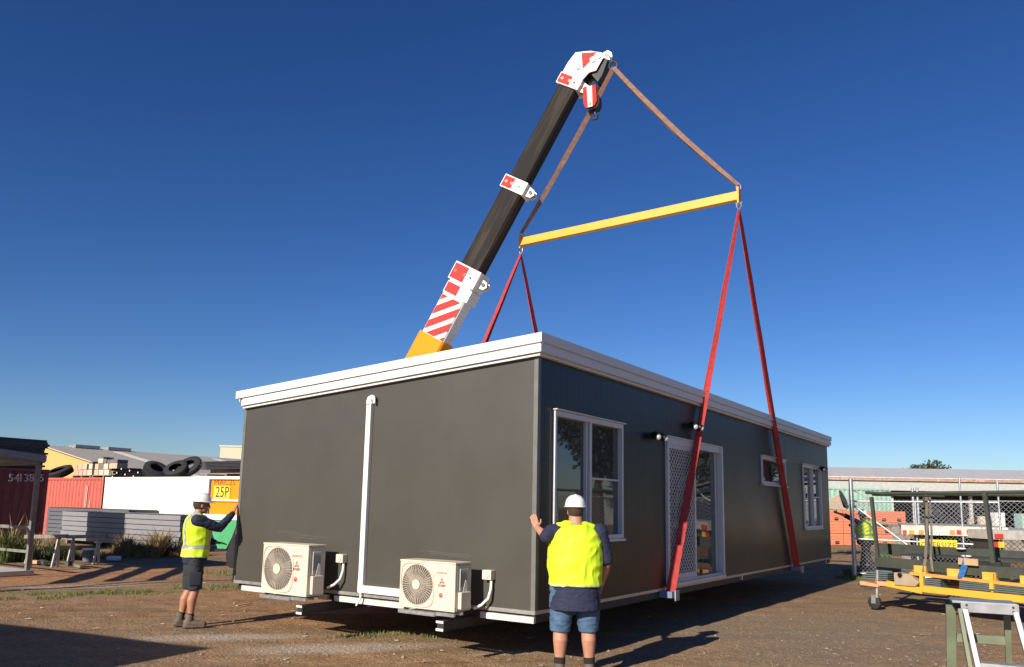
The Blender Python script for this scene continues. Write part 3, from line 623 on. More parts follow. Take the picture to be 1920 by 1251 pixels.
def person(frame, label, tor, legs, arms, head, skin, vestM, shirtM, shortM, sleeve, trousers, vest_len, tape, vox=.006, wr=1, shirt_low=None, sh_len=.93, big=False, brim_dir=1):
    t = thing('person', label, 'person', frame)
    L_ = lambda p: frame.l(p) if isinstance(p, tuple) and len(p) == 4 else Vector(p)
    # ---- body
    b = MB(); loft(b, [(x,y,z,rx*.9,ry*.9) for x,y,z,rx,ry in tor])
    for hip, knee, ank, toe, rs in legs:
        cap(b, [hip, Vector(hip).lerp(knee,.5)+Vector((0,.01,0)), knee, Vector(knee).lerp(ank,.32)+Vector((0,-.018,0)), Vector(knee).lerp(ank,.75), ank], rs, 18)
        cap(b, [ank, Vector(ank).lerp(toe,.5)], [.036,.03])
    for sh_, el, wr_, hd_, pn, ts, rs in arms:
        cap(b, [sh_, Vector(sh_).lerp(el,.5), el, Vector(el).lerp(wr_,.35), wr_], rs, 16); hand(b, wr_, hd_, pn, ts)
    nk, hc, face = Vector(head[0]), Vector(head[1]), Vector(head[2]).normalized(); side = Vector((face.y,-face.x,0)).normalized(); up_ = Vector((0,0,1))
    cap(b, [nk, hc-up_*.05-face*.015], [.062,.058] if not big else [.075,.07], 16)
    Mh = Matrix((side, face, up_)).transposed().to_4x4()
    b.ball(hc+up_*.02-face*.008, .1, 24, 16, (.78,.97,1.08), Mh)
    b.ball(hc-up_*.055+face*.03, .07, 18, 12, (.82,.85,.85), Mh)             # jaw
    b.ball(hc-up_*.098+face*.062, .026, 12, 8, (1.1,.8,.8), Mh)              # chin
    cap(b, [hc+up_*.015+face*.088, hc-up_*.022+face*.112], [.010,.015], 10)   # nose
    b.ball(hc-up_*.055+face*.088, .02, 12, 8, (1.3,.5,.6), Mh)               # mouth
    for s in (-1, 1): b.ball(hc+side*.077*s-up_*.01, .03, 12, 8, (.3,.65,1.1), Mh); b.ball(hc+side*.033*s+up_*.026+face*.082, .02, 10, 8, (1.1,.4,.4), Mh)
    body = mobj('body', remesh(b, vox, 4), skin, t)
    b = MB()
    for s in (-1, 1): b.ball(hc+side*.032*s+up_*.010+face*.088, .011, 10, 8)
    b.build('eye', M_black, t, smooth=True)
    b = MB(); b.ball(hc-face*.02+up_*.012, .1, 24, 16, (.80,.92,1.0), Mh)
    hr = remesh(b, .006, 2); shell(hr, lambda c: (c-hc).dot(face) < .015 - max(0, ((c-hc).z))*.0 and (c-hc).z > -.055, .003, 'hair', M_hair, t)
    # ---- shirt with sleeves
    b = MB(); loft(b, ([(tor[0][0],tor[0][1],shirt_low,tor[0][3]+.085,tor[0][4]+.07),(tor[1][0],tor[1][1],tor[0][2]+.04,tor[1][3]+.02,tor[1][4]+.02)] if shirt_low else [])+[(x,y,z,rx+.008,ry+.008) for x,y,z,rx,ry in tor[(2 if shirt_low else 0):]])
    for sh_, el, wr_, hd_, pn, ts, rs in arms:
        e = Vector(sh_).lerp(el, min(1, sleeve)); pts = [Vector(sh_)-(Vector(el)-Vector(sh_))*.12, Vector(sh_).lerp(e,.5), e]; rr = [rs[0]+.020, rs[1]+.022, rs[2]+.026 if sleeve<1 else rs[2]+.018]
        if sleeve > 1: pts += [Vector(el).lerp(wr_,.5), Vector(el).lerp(wr_,.93)]; rr += [rs[3]+.014, rs[4]+.014]
        cap(b, pts, rr, 18); cap(b, [Vector(sh_), Vector(sh_)*.55+Vector((nk.x,nk.y,nk.z-.05))*.45], [rs[0]+.022, rs[0]+.012])
    me = remesh(b, .008, 5); wrinkle(me, .006*wr, 9, 3); mobj('shirt', me, shirtM, t)
    # ---- vest
    b = MB(); z0, z1 = vest_len
    vt = [(x,y,z,rx+.031,ry+.031) for x,y,z,rx,ry in tor if z0 <= z <= z1]
    vt = [(vt[0][0],vt[0][1],z0,vt[0][3]+.006,vt[0][4]+.006)]+vt
    loft(b, vt)
    for sh_, *_r in arms:
        s_ = Vector(sh_); inn = Vector((nk.x, s_.y*.4+nk.y*.6, nk.z-.005)); cap(b, [s_.lerp(inn,.30)+Vector((0,0,.022)), s_.lerp(inn,.55)+Vector((0,0,.02)), s_.lerp(inn,.9)+Vector((0,0,-.01))], [.06,.065,.06])
    me = remesh(b, .008, 6); wrinkle(me, .010*wr, 7, 11, (1.0,1.0,1.1)); vo = mobj('vest', me, vestM, t)
    shell(me, lambda c: abs(c.z-z0-.012) < .010, .002, 'edge_binding', mat('pale_binding', (.55,.62,.25), .7), vo)
    if tape:
        zt_ = tape; shell(me, lambda c: abs(c.z-zt_-c.x*.04) < .026, .003, 'reflective_tape', M_tape, vo)
        shell(me, lambda c: abs(abs(c.x)-.105) < .024 and c.z > zt_+.02, .003, 'reflective_tape', M_tape, vo)
    # ---- shorts or trousers
    b = MB(); hz = legs[0][0][2]
    loft(b, [(x,y,z,rx+.006,ry+.006) for x,y,z,rx,ry in tor if z < hz+.16][:4]+[(tor[2][0],tor[2][1],hz+.17,tor[2][3]+.004,tor[2][4]+.004)])
    for hip, knee, ank, toe, rs in legs:
        hip, knee, ank = Vector(hip), Vector(knee), Vector(ank)
        if trousers: b.tube([hip+Vector((0,0,.06)), hip, hip.lerp(knee,.5), knee, knee.lerp(ank,.5), knee.lerp(ank,1.0)], [rs[0]+.02,rs[0]+.022,rs[1]+.026,rs[2]+.028,rs[3]+.024,rs[5]+.04], 20)
        else: b.tube([hip+Vector((0,0,.06)), hip, hip.lerp(knee,.45), hip.lerp(knee,sh_len)], [rs[0]+.018,rs[0]+.022,rs[1]+.024,rs[2]+.032], 22)
    me = remesh(b, .009, 4); wrinkle(me, .007*wr, 8, 31); sho = mobj('trousers' if trousers else 'shorts', me, shortM, t)
    if not trousers and not big:
        for s in (-1, 1): b = MB(); b.box(s*.165,s*.205,-.075,.075,.56,.74); b.build('pocket', shortM, sho, bevel=.012, smooth=True)
    # ---- socks, boots
    for hip, knee, ank, toe, rs in legs:
        ank, toe, knee = Vector(ank), Vector(toe), Vector(knee); f = (toe-ank); f.z = 0; f.normalize()
        if not trousers:
            b = MB(); b.tube([ank+Vector((0,0,.02)), ank.lerp(knee,.22)], [rs[5]+.012, rs[5]+.014], 16); b.build('sock', M_sock, t, smooth=True)
        b = MB(); g0 = Vector((ank.x, ank.y, 0))
        cap(b, [ank+Vector((0,0,.05)), ank], [.056,.055]); cap(b, [ank-f*.025+Vector((0,0,-.035)), g0+f*.10+Vector((0,0,.05))], [.05,.048]); cap(b, [g0+f*.08+Vector((0,0,.045)), g0+f*.18+Vector((0,0,.042))], [.048,.043]); b.box(-.04,.04,-.08,.2,0,.03, Matrix.Translation(g0) @ Matrix.Rotation(math.atan2(f.y,f.x)-PI/2,4,'Z'))
        mobj('boot', remesh(b, .007, 3), M_boot, t)
    # ---- helmet
    hf = face*brim_dir
    b = MB(); hz_ = hc+up_*.055; rings = []
    for a in range(0, 91, 10): rings.append((math.cos(R(a)), math.sin(R(a))))
    seg = 32; prev = None
    for c, s in rings:
        ring = []
        for k in range(seg):
            q = 2*PI*k/seg; rid = .006*math.exp(-(math.sin(q)/.22)**2) if 0 else .0
            p = hz_ + side*(math.cos(q)*.110*c**.8) + face*(math.sin(q)*.132*c**.8) + up_*(.118*s**1.0+rid)
            if abs(math.cos(q)) < .22: p += up_*.007*s
            ring.append(b.b.verts.new(p))
        if prev:
            for k in range(seg): b.b.faces.new((prev[k],prev[(k+1) % seg],ring[(k+1) % seg],ring[k]))
        prev = ring
    he = b.build('helmet', M_hat, t, smooth=True)
    b = MB(); inner, outer = [], []
    for k in range(40):
        q = 2*PI*k/40; d_ = side*math.cos(q)*.110+face*math.sin(q)*.132; fr_ = max(0, (face*math.sin(q)).dot(hf))**2.5
        inner.append((hz_+d_*.98, hz_+d_*.98-up_*.006)); ex_ = 1+.08+.30*fr_; outer.append((hz_+d_*ex_-up_*(.006+.012*fr_), hz_+d_*ex_-up_*(.012+.012*fr_)))
    iv = [[b.b.verts.new(p) for p in q] for q in inner]; ov = [[b.b.verts.new(p) for p in q] for q in outer]
    for k in range(40):
        j = (k+1) % 40; b.b.faces.new((iv[k][0],ov[k][0],ov[j][0],iv[j][0])); b.b.faces.new((iv[k][1],iv[j][1],ov[j][1],ov[k][1])); b.b.faces.new((ov[k][0],ov[k][1],ov[j][1],ov[j][0]))
    b.build('helmet_brim', M_hat, he, smooth=True)
    b = MB(); b.tube([hc+up_*.045+(side*math.cos(2*PI*k/28)*.088+face*math.sin(2*PI*k/28)*.108) for k in range(28)], .012, 6, closed=True); b.build('headband', mat('tan_headband', (.35,.24,.14), .8), he, smooth=True)
    return t
TOR = [(0,0,.84,.15,.115),(0,0,.92,.172,.125),(0,0,1.0,.165,.12),(0,.01,1.08,.160,.118),(0,.01,1.2,.175,.122),(0,0,1.32,.190,.125),(0,-.005,1.41,.180,.112),(0,-.01,1.46,.135,.085),(0,-.01,1.50,.075,.065)]
LR = [.085,.078,.056,.056,.042,.036]; AR = [.052,.046,.039,.036,.026]
# worker at the far left corner, seen from his right side
az = 62; fr1 = Frame((-4.33, 11.24, 0), -R(az))
sc = 1.02
wr1 = fr1.l(at(437, 962, 11.50)); el1 = fr1.l(at(412, 990, 11.25))
TOA = [(x,y,z,rx*1.06,ry*1.22) for x,y,z,rx,ry in TOR]; ARA = [.062,.056,.048,.043,.030]; LRA = [.09,.082,.058,.064,.044,.038]
legsA = [((.085,0,.88),(.10,.02,.48),(.105,-.02,.10),(.125,.16,.03),LRA), ((-.085,-.02,.88),(-.09,-.03,.48),(-.085,-.12,.10),(-.095,.04,.03),LRA)]
armsA = [((.195,.0,1.42), tuple(el1), tuple(wr1), (fr1.l(at(444,944,11.62))-wr1), (fr1.I.to_3x3() @ (Y_)), (-1,0,.3), ARA),
         ((-.195,.02,1.42),(-.24,.06,1.14),(-.12,.27,1.12),(.3,.8,-.1),(0,0,-1),(.8,-.3,.2), ARA)]
person(fr1, 'man in striped yellow vest and dark shorts at the left edge of the grey building', TOA, legsA, armsA, ((0,-.01,1.49),(0,.035,1.635),(0,1,-.05)), M_skin2, M_vest, M_navy, M_work, 1.5, False, (.93,1.5), 1.06, sh_len=.97)
# heavy worker with his back to the camera
TB = [(0,0,.80,.18,.15),(0,0,.88,.225,.18),(0,.02,.98,.245,.20),(0,.035,1.08,.262,.215),(0,.03,1.20,.262,.205),(0,.01,1.32,.250,.175),(0,-.005,1.42,.225,.14),(0,-.01,1.48,.165,.105),(0,0,1.53,.09,.08)]
fr2 = Frame((.700, 8.52, 0), R(3))
LB = [.115,.105,.073,.075,.055,.045]; AB = [.068,.060,.050,.046,.032]
legsB = [((-.13,0,.86),(-.15,.02,.47),(-.155,0,.10),(-.18,.17,.03),LB), ((.13,0,.86),(.14,.02,.47),(.155,.01,.10),(.19,.17,.03),LB)]
wr2 = fr2.l(at(1007, 990, 8.62)); el2 = fr2.l(at(1024, 1006, 8.45))
armsB = [((-.25,0,1.44), tuple(el2+Vector((0,0,0))), tuple(wr2), (fr2.l(at(998,963,8.68))-wr2), (0,1,0), (1,0,.2), AB),
         ((.26,0,1.42),(.335,.03,1.13),(.30,.16,.90),(-.1,.4,-1),(-1,0,0),(0,1,0), AB)]
person(fr2, 'stocky man seen from behind in plain yellow vest and denim shorts at the corner', TB, legsB, armsB, ((0,0,1.52),(0,.04,1.665),(0,1,0)), M_skin, M_vest, M_navy, M_denim, .88, False, (.90,1.55), None, big=True, wr=1.0, shirt_low=.66, sh_len=1.08)
# third worker behind the fence
fr3 = Frame((9.90, 22.48, 0), R(38))
wr3 = fr3.l(at(1570, 962, 22.0)); el3 = fr3.l(at(1583, 966, 22.2))
legsC = [((.085,0,.88),(.12,.14,.48),(.14,.22,.10),(.14,.38,.03),LR), ((-.085,0,.88),(-.13,-.12,.48),(-.14,-.38,.10),(-.14,-.22,.03),LR)]
armsC = [((-.195,.02,1.42), tuple(el3), tuple(wr3), (fr3.l(at(1560,958,21.85))-wr3), (0,1,0), (0,0,1), AR), ((.195,0,1.42),(.25,.18,1.20),(.18,.42,1.32),(0,1,.3),(-1,0,0),(0,0,1), AR)]
person(fr3, 'man in yellow vest and long dark trousers behind the wire gate', [(x,y,z,rx*1.45,ry*1.6) for x,y,z,rx,ry in TOR], legsC, armsC, ((0,.02,1.49),(0,.05,1.635),(0,1,-.1)), M_skin2, M_vest, M_navy, M_work, .9, True, (1.0,1.5), 1.12, vox=.008)
# ------------------------------------------------------------------ left yard
G3 = GRID.M.to_3x3()
def gl(px, py, z=0): return GRID.l(gnd(px, py, z))
def container(u, v, z, length, heading_long_x, m, label, rib=.04, name='shipping_container', w=2.44, h=2.59):
    """corner container; local x along its length, y across"""
    fr = Frame(GRID.w(u, v, z), -YAW + (0 if heading_long_x else PI/2))
    t = thing(name, label, 'shipping container', fr, group='shipping containers')
    b = MB(); n = int(length/.28)
    def side(y, s):
        p = length/n; prof = []
        for i in range(n):
            x = .08+i*(length-.16)/n; q = (length-.16)/n
            prof += [(x, y), (x+q*.30, y), (x+q*.42, y+s*rib), (x+q*.80, y+s*rib), (x+q*.92, y)]
        prof.append((length-.08, y))
        for a, c in zip(prof, prof[1:]): b.face([(a[0],a[1],.14),(c[0],c[1],.14),(c[0],c[1],h-.1),(a[0],a[1],h-.1)])
    side(.03, 1); side(w-.03, -1)
    for x in (.03, length-.03): b.face([(x,.05,.12),(x,w-.05,.12),(x,w-.05,h-.1),(x,.05,h-.1)])
    b.face([(0.03,.03,h-.03),(length-.03,.03,h-.03),(length-.03,w-.03,h-.03),(.03,w-.03,h-.03)]); b.build('panel', m, t)
    b = MB()
    for y in (0, w-.07): b.box(.1,length-.1,y,y+.07,h-.09,h); b.box(.1,length-.1,y,y+.07,.0,.14)
    for x in (0, length-.1):
        b.box(x,x+.1,.1,w-.1,h-.1,h); b.box(x,x+.1,.1,w-.1,0,.14)
        for y in (0, w-.1): b.box(x,x+.1,y,y+.1,0,h)
    b.build('frame', m, t)
    for x in (-.005, length-.165):
        for y in (-.005, w-.165):
            for zz in (-.0, h-.115): b = MB(); b.box(x,x+.17,y,y+.17,zz,zz+.12); b.build('corner_casting', m, t)
    return t, fr
M_cred = mat('container_red', (.50,.115,.085), .55, var=.12, dirt=(.36,.10,.07), dthr=.58)
M_cdk = mat('container_maroon', (.20,.05,.045), .6, var=.2, dirt=(.12,.05,.04), dthr=.55)
M_cwh = mat('container_white', (.80,.78,.72), .5, var=.03, dirt=(.62,.58,.5), dthr=.74)
M_cgr = mat('container_green', (.28,.46,.38), .55, var=.12, dirt=(.45,.52,.46), dthr=.55)
M_let = mat('faded_lettering', (.5,.46,.42), .7)
vC = 11.3
u0 = GRID.pix(198, 894, vC).x; u1 = GRID.pix(386, 894, vC).x
container(u0, vC, 0, u1-u0, True, M_cwh, 'long white container with smooth side, carrying tyres on its roof', rib=.003)
ur = GRID.pix(195, 894, vC+.1).x
tr, frr = container(ur-6.06, vC+.1, 0, 6.06, True, M_cred, 'bright red corrugated container between the dark maroon and the white one')
for x_, z0_, z1_ in ((4.72,1.2,2.25),(4.83,1.35,2.2),(5.1,1.0,1.6)):
    b = MB(); b.box(x_,x_+.045,-.012,-.004,z0_,z1_); b.build('paint_mark', M_let, tr)
# dark maroon container side on, lying along the long direction
ud = -22.45; vd = GRID.l(gnd(95,881,2.59)).y
td, frd = container(ud, vd-12.19, 0, 12.19, False, M_cdk, 'dark maroon container in the shade at the left, with white numbers near its top edge')
for s, px in (('54',25),('13',43),('8',58),('5',77)):
    p = frd.l(GRID.w(*GRID.pixx(px, 898, ud)[:])) if False else frd.l(onp(px, 897, GRID.w(ud,0,0), n_side)); put_text('lettering', s, .34, M_let, td, (p.x, -.05 if frd.l(GRID.w(ud+1,vd,0)).y < 0 else p.y, p.z), (1,0,0), ex=.006)
# big shed with yellow gable
Dp = 60; A = at(85, 837, Dp); a_ = GRID.l(A)
sh = Frame(GRID.w(a_.x, a_.y, 0), -YAW)
t = thing('warehouse', 'large shed with yellow gable and long pale roof with translucent strips behind the containers', 'shed', sh)
zr = a_.z; sl = math.tan(R(10.5)); wd = 17; zb = zr-wd*sl; Ls = 75
b = MB(); b.prism([(-wd,0,0),(wd,0,0),(wd,0,zb-.05),(0,0,zr-.05),(-wd,0,zb-.05)], (0,.15,0)); b.build('gable_wall', mat('yellow_cladding', (.60,.38,.13), .6, var=.03, scale=1), t)
b = MB(); b.box(wd-.15,wd-.0,.16,Ls,0,zb-.05); b.box(-wd,-wd+.15,.16,Ls,0,zb-.05); b.build('side_wall', mat('shed_cream', (.55,.5,.4), .6), t)
b = MB(); b.prism([(0,-.3,zr),(wd+.5,-.3,zr-(wd+.5)*sl),(wd+.5,-.3,zr-(wd+.5)*sl+.09),(0,-.3,zr+.09),(-wd-.5,-.3,zr-(wd+.5)*sl+.09),(-wd-.5,-.3,zr-(wd+.5)*sl)], (0,Ls,0)); b.build('roof', ribbed('shed_roof_sheet', (.46,.41,.345), .38, .012, 'Y', .5, dirt=(.40,.36,.30), dthr=.55), t)
b = MB()
for i in range(8):
    y = 4.6+i*9.0; b.prism([(1.2,y,zr-1.2*sl+.105),(wd-.5,y,zr-(wd-.5)*sl+.105),(wd-.5,y+.75,zr-(wd-.5)*sl+.105),(1.2,y+.75,zr-1.2*sl+.105)], (0,0,.01))
b.build('skylight', mat('translucent_sheet', (.80,.78,.70), .5), t)
b = MB()
for y in (2.0, 4.6, 22, 40): b.box(-.5,.5,y,y+1.9,zr+.05,zr+.28)
b.build('roof_vent', M_galvd, t)
fr = Frame(at(447, 862, 85), 0); fr = Frame((fr.P.x-1.5, fr.P.y, 0), 0)
t = thing('factory_building', 'plain beige block building rising behind the crane, just left of the grey wall', 'building', fr)
zt = at(430, 838, 85).z; b = MB(); b.box(-.5,14,0,12,0,zt); b.build('wall', mat('beige_wall', (.60,.45,.33), .7, var=.04), t); b = MB(); b.box(-.6,14.1,-.1,12.1,zt,zt+.15); b.build('roof', M_galvd, t)
# ---- things on the containers
def tyre(P, r, wd_, tilt, az_, label):
    t = thing('tyre', label, 'tyre', loc=P, rz=az_, group='old tyres on the containers')
    M = Matrix.Rotation(tilt, 4, 'X'); b = MB(); pts = [(-wd_*.5,.56),(-wd_*.5,.86),(-wd_*.38,.98),(0,1.0),(wd_*.38,.98),(wd_*.5,.86),(wd_*.5,.56),(wd_*.36,.56),(wd_*.36,.84),(-wd_*.36,.84),(-wd_*.36,.56)]
    seg = 40; prev = None; first = None
    for k in range(seg):
        a = 2*PI*k/seg; ring = [b.b.verts.new(M @ Vector((math.cos(a)*q*r, math.sin(a)*q*r, x))+Vector((0,0,0))) for x, q in pts]
        if prev:
            for i in range(len(pts)): b.b.faces.new((prev[i],prev[(i+1) % len(pts)],ring[(i+1) % len(pts)],ring[i]))
        else: first = ring
        prev = ring
    for i in range(len(pts)): b.b.faces.new((prev[i],prev[(i+1) % len(pts)],first[(i+1) % len(pts)],first[i]))
    o = b.build('tread', M_rub, t, smooth=True)
    b = MB()
    for k in range(48):
        a = 2*PI*k/48
        for s in (-1,1): b.bar(M @ Vector((math.cos(a)*r*1.005, math.sin(a)*r*1.005, s*wd_*.05)), M @ Vector((math.cos(a+.05)*r*.99, math.sin(a+.05)*r*.99, s*wd_*.42)), .035, .03)
    b.build('tread_lug', M_rub, t)
def ctop(px, dz=0, v=12.2): p = GRID.pix(px, 894, v); return GRID.w(p.x, v, 2.6+dz)
tyre(ctop(291,.30,12.3), .50, .36, R(38), R(50), 'old tyre standing at a steep tilt, leftmost of the tyres on the white container')
tyre(ctop(329,.32,11.9), .46, .24, R(42), R(-12), 'old tyre lying back in the middle of the tyres on the white container')
tyre(ctop(352,.44,12.4), .54, .24, R(46), R(-18), 'largest old tyre, rightmost of the tyres on the white container')
tyre(GRID.w(GRID.pix(110,885,12.2).x, 12.2, 2.86), .62, .34, R(28), R(-30), 'muddy tyre lying left of the blocks on the red container')
def pallet_bricks(px0, px1, v, label, n, rows, gap=0):
    p0, p1 = GRID.pix(px0, 888, v), GRID.pix(px1, 888, v); fr = Frame(GRID.w(p0.x, v, 2.60), -YAW); wdt = p1.x-p0.x
    t = thing('pallet', label, 'pallet', fr, group='pallets of blocks on the red container')
    b = MB(); b.box(0,wdt,0,1.0,.10,.13); b.box(0,wdt,0,1.0,0,.02)
    for x in (0, wdt*.5-.04, wdt-.08): b.box(x,x+.08,0,1.0,.021,.099)
    b.build('deck', mat('grey_timber', (.25,.21,.17), .85, var=.3, scale=12), t)
    k = 0
    for (x, z, w_, h_, tone) in rows:
        b = MB(); b.box(x*wdt,(x+w_)*wdt-.012,.05,.55,z+.132,z+h_+.125); b.build('block', mat('block_'+tone, {'pink':(.50,.33,.26),'tan':(.55,.40,.28),'grey':(.16,.15,.15),'pale':(.62,.5,.38)}[tone], .85, var=.12, bump=.3), t, bevel=.012)
rowsA = [(0,0,.27,.22,'pink'),(.28,0,.22,.24,'pink'),(.52,0,.2,.24,'tan'),(.74,0,.26,.25,'pale'),(.02,.25,.16,.22,'pink'),(.2,.25,.22,.24,'tan'),(.44,.25,.26,.26,'tan'),(.8,.27,.2,.24,'pale'),(.82,.52,.18,.10,'grey')]
rowsB = [(.02,0,.2,.24,'tan'),(.24,0,.2,.24,'pale'),(.46,0,.22,.24,'pale'),(.70,0,.1,.2,'grey'),(.82,0,.18,.26,'pale'),(.04,.25,.16,.26,'tan'),(.21,.25,.2,.26,'grey'),(.42,.25,.2,.26,'pale'),(.66,.27,.34,.25,'tan'),(.16,.52,.22,.22,'pale'),(.14,.75,.24,.06,'grey'),(.40,.52,.13,.2,'grey'),(.56,.52,.44,.16,'grey')]
pallet_bricks(136, 170, 12.0, 'pallet of pinkish concrete blocks at the left on the red container', 0, rowsA)
pallet_bricks(173, 216, 12.0, 'higher pallet of mixed blocks at the right on the red container', 0, rowsB)
# plank deck under the pallets
def simple(name, label, cat, P, rz, fn, group=None):
    fr = Frame(P, rz); t = thing(name, label, cat, fr, group=group); fn(t, fr); return t
# stack of dark pipes and scrap on the white container
def scrap(t, fr):
    for i in range(9):
        for j in range(3 if i < 6 else 2):
            b = MB(); x = i*.28+(j % 2)*.1; b.tube([(x,0,.09+j*.13),(x+.02,1.9,.09+j*.13)], .06, 12, cap=False); b.tube([(x,0,.09+j*.13),(x+.02,1.9,.09+j*.13)], .048, 12, cap=False); b.build('pipe', M_dark, t, smooth=True)
    for i in range(8):
        b = MB(); x = .1+i*.32; b.disc((x,-.01,.05+(i*37 % 5)*.08),(0,-1,0),.035,.02,10); b.build('end_cap', M_white, t)
simple('pipe_stack', 'stack of short dark pipes with white caps, between the blocks and the tyres', 'pipes', GRID.w(GRID.pix(214,889,12).x, 11.9, 2.60), -YAW, scrap)
def sheets(t, fr):
    for i in range(6):
        b = MB(); o = random.uniform(-.1,.1); b.box(o,3.0+o*.6,-.1,1.7,.30+i*.055,.335+i*.055); b.build('sheet', M_dark, t)
    b = MB()
    for x in (.2,1.4,2.6): b.box(x,x+.09,0,1.6,.0,.12)
    b.box(-.3,2.9,.1,.22,.13,.16); b.build('bearer', mat('grey_timber', (.25,.21,.17), .85), t)
    b = MB(); b.box(.2,2.7,.2,1.5,.165,.29); b.build('sheet', ribbed('rusty_roofing', (.30,.14,.10), .08, .01, 'X', .7), t)
simple('sheet_stack', 'stack of dark roofing sheets on bearers at the right end of the white container', 'sheet stack', GRID.w(GRID.pix(384,890,12.1).x, 12.0, 2.60), -YAW, sheets)
# dark material on the maroon container
def dstack(t, fr):
    z = 0
    for i in range(14):
        b = MB(); o = random.uniform(-.06,.06); b.box(-1.9,.1+o,-4.0,0+o,z,z+.062); z += .068; b.build('batten_layer', mat('navy_packs', (.05,.055,.07), .7, var=.3), t)
    b = MB(); b.box(-1.6,-.0,-3.9,-1.75,z,z+.30); b.build('pack', mat('navy_packs', (.05,.055,.07), .7), t)
pD = GRID.pixx(84, 840, ud-.25)
simple('timber_pack', 'tall dark pack of stacked battens with a block on top, above the maroon container', 'timber pack', GRID.w(ud-.2, pD.y, 2.60), -YAW, dstack)
# ---- canopy frame at left edge
def canopy(t, fr):
    c = lambda px, py, y: fr.pix(px, py, y)
    b = MB(); b.bar((0,0,0),(0.0,0,2.42),.09,.09); b.build('post', mat('canopy_post', (.22,.22,.19), .55, .2, var=.2), t)
    b = MB(); b.bar((-4,-.0,2.42),(-4,0,0),.09,.09); b.build('post', mat('canopy_post', (.22,.22,.19), .55), t)
    b = MB(); b.bar((-4,-2.8,2.6),(-4,-2.8,0),.09,.09); b.build('post', mat('canopy_post', (.22,.22,.19), .55), t)
    b = MB(); b.bar((-4,0,.50),(-.05,0,.50),.05,.06); b.bar((-4,0,1.02),(-.05,0,1.02),.05,.07); b.build('rail', mat('canopy_post', (.22,.22,.19), .55), t)
    z1, z2 = c(76,866,0).z, c(76,854,0).z; q1, q2 = c(0,872,0), c(0,843,0); k_ = (q2.z-z2)/(q1.x-.0)*4.2; b = MB(); b.hexa([(-4.2,-3,z1+.35),(.12,-3,z1+.25),(.12,0.1,z1),(-4.2,0.1,z1),(-4.2,-3,z1+.5),(.12,-3,z1+.42),(.12,0.1,z2),(-4.2,0.1,z2+.05)]); b.build('roof_panel', mat('blue_grey_panel', (.20,.23,.26), .45), t)
    b = MB(); b.bar((-4,0,2.47),(0,0,2.47),.08,.1); b.bar((-4,-2.8,2.6),(-4,0,2.47),.08,.1); b.bar((0,-2.8,2.6),(0,0,2.47),.06,.08); b.build('roof_beam', mat('canopy_post', (.22,.22,.19), .55), t)
    b = MB(); b.box(-4.2,.1,-1.1,.1,-.0,.10); b.build('base_slab', mat('concrete_pale', (.50,.48,.43), .8, bump=.3), t)
pc = gl(50, 1078)
simple('steel_canopy', 'small open steel canopy with blue-grey roof panel and grey post, cut by the left edge', 'canopy', GRID.w(pc.x, pc.y, 0), -YAW, canopy)
# ---- pallets of grey insulated panels
M_pan = mat('grey_panels', (.12,.125,.14), .45, var=.06); M_pan2 = mat('grey_panels_light', (.24,.245,.26), .4, var=.05)
def panels(t, fr, Wd, Dd, n, m, th=.165):
    z = .14
    b = MB()
    for x in (.3, Wd/2, Wd-.4): b.box(x,x+.1,.05,Dd-.05,0,.135)
    b.build('bearer', mat('grey_timber', (.25,.21,.17), .85), t)
    for i in range(n):
        b = MB(); o = random.uniform(-.02,.02); b.box(o,Wd+o,o,Dd,z,z+th-.022); b.build('panel', m, t, bevel=.006); b = MB(); b.box(.05,Wd-.05,.04,Dd-.04,z+th-.021,z+th-.001); b.build('spacer', M_black, t); z += th
vS = 8.6
pa, pb = GRID.pix(118, 965, vS), GRID.pix(340, 965, vS)
simple('panel_stack', 'neat stack of long grey insulated panels in front of the white container', 'panel stack', GRID.w(pa.x, vS, 0), -YAW, lambda t, fr: panels(t, fr, pb.x-pa.x, 1.15, 6, M_pan2, .178), 'stacks of grey panels')
pa2, pb2 = GRID.pix(92, 952, 10.0), GRID.pix(256, 953, 10.0)
simple('panel_stack', 'higher stack of dark grey panels behind the neat one, in front of the red container', 'panel stack', GRID.w(pa2.x, 9.95, 0), -YAW, lambda t, fr: panels(t, fr, pb2.x-pa2.x, 1.0, 7, M_pan, .165), 'stacks of grey panels')
# ---- trestles
def trestle(t, fr, L_, h, dy):
    b = MB(); b.bar((0,0,h),(L_,dy,h+.04),.12,.09); b.build('top_beam', mat('grey_timber', (.25,.21,.17), .85, var=.3, scale=12), t, bevel=.005)
    for x in (.15, L_-.2):
        for s in (-1, 1):
            b = MB(); yy = dy*x/L_; b.bar((x,yy,h-.04),(x-.04,yy+s*.07,0),.05,.05); b.build('leg', mat('pale_leg', (.5,.49,.44), .6), t)
q0 = gl(42, 1062); q1 = gl(122, 1056)
simple('trestle', 'timber trestle at the far left among weeds, partly behind the canopy post', 'trestle', GRID.w(q0.x, q0.y, 0), -YAW, lambda t, fr: trestle(t, fr, 1.0, .72, .5), 'timber trestles')
simple('trestle', 'timber trestle in front of the grey panels, over the bucket', 'trestle', GRID.w(q1.x, q1.y, 0), -YAW, lambda t, fr: trestle(t, fr, 1.0, .68, .5), 'timber trestles')
def bucket(t, fr):
    b = MB(); b.tube([(0,0,0),(0,0,.31)], [.125,.145], 24); b.build('pail', mat('bucket_dark', (.10,.13,.17), .5), t, smooth=True)
    b = MB(); b.tube([(0,0,.311),(0,0,.35)], [.155,.155], 24); b.build('lid', M_white, t)
q = gl(164, 1053); simple('bucket', 'small dark bucket with white lid beside the trestle', 'bucket', GRID.w(q.x, q.y, 0), -YAW, bucket)
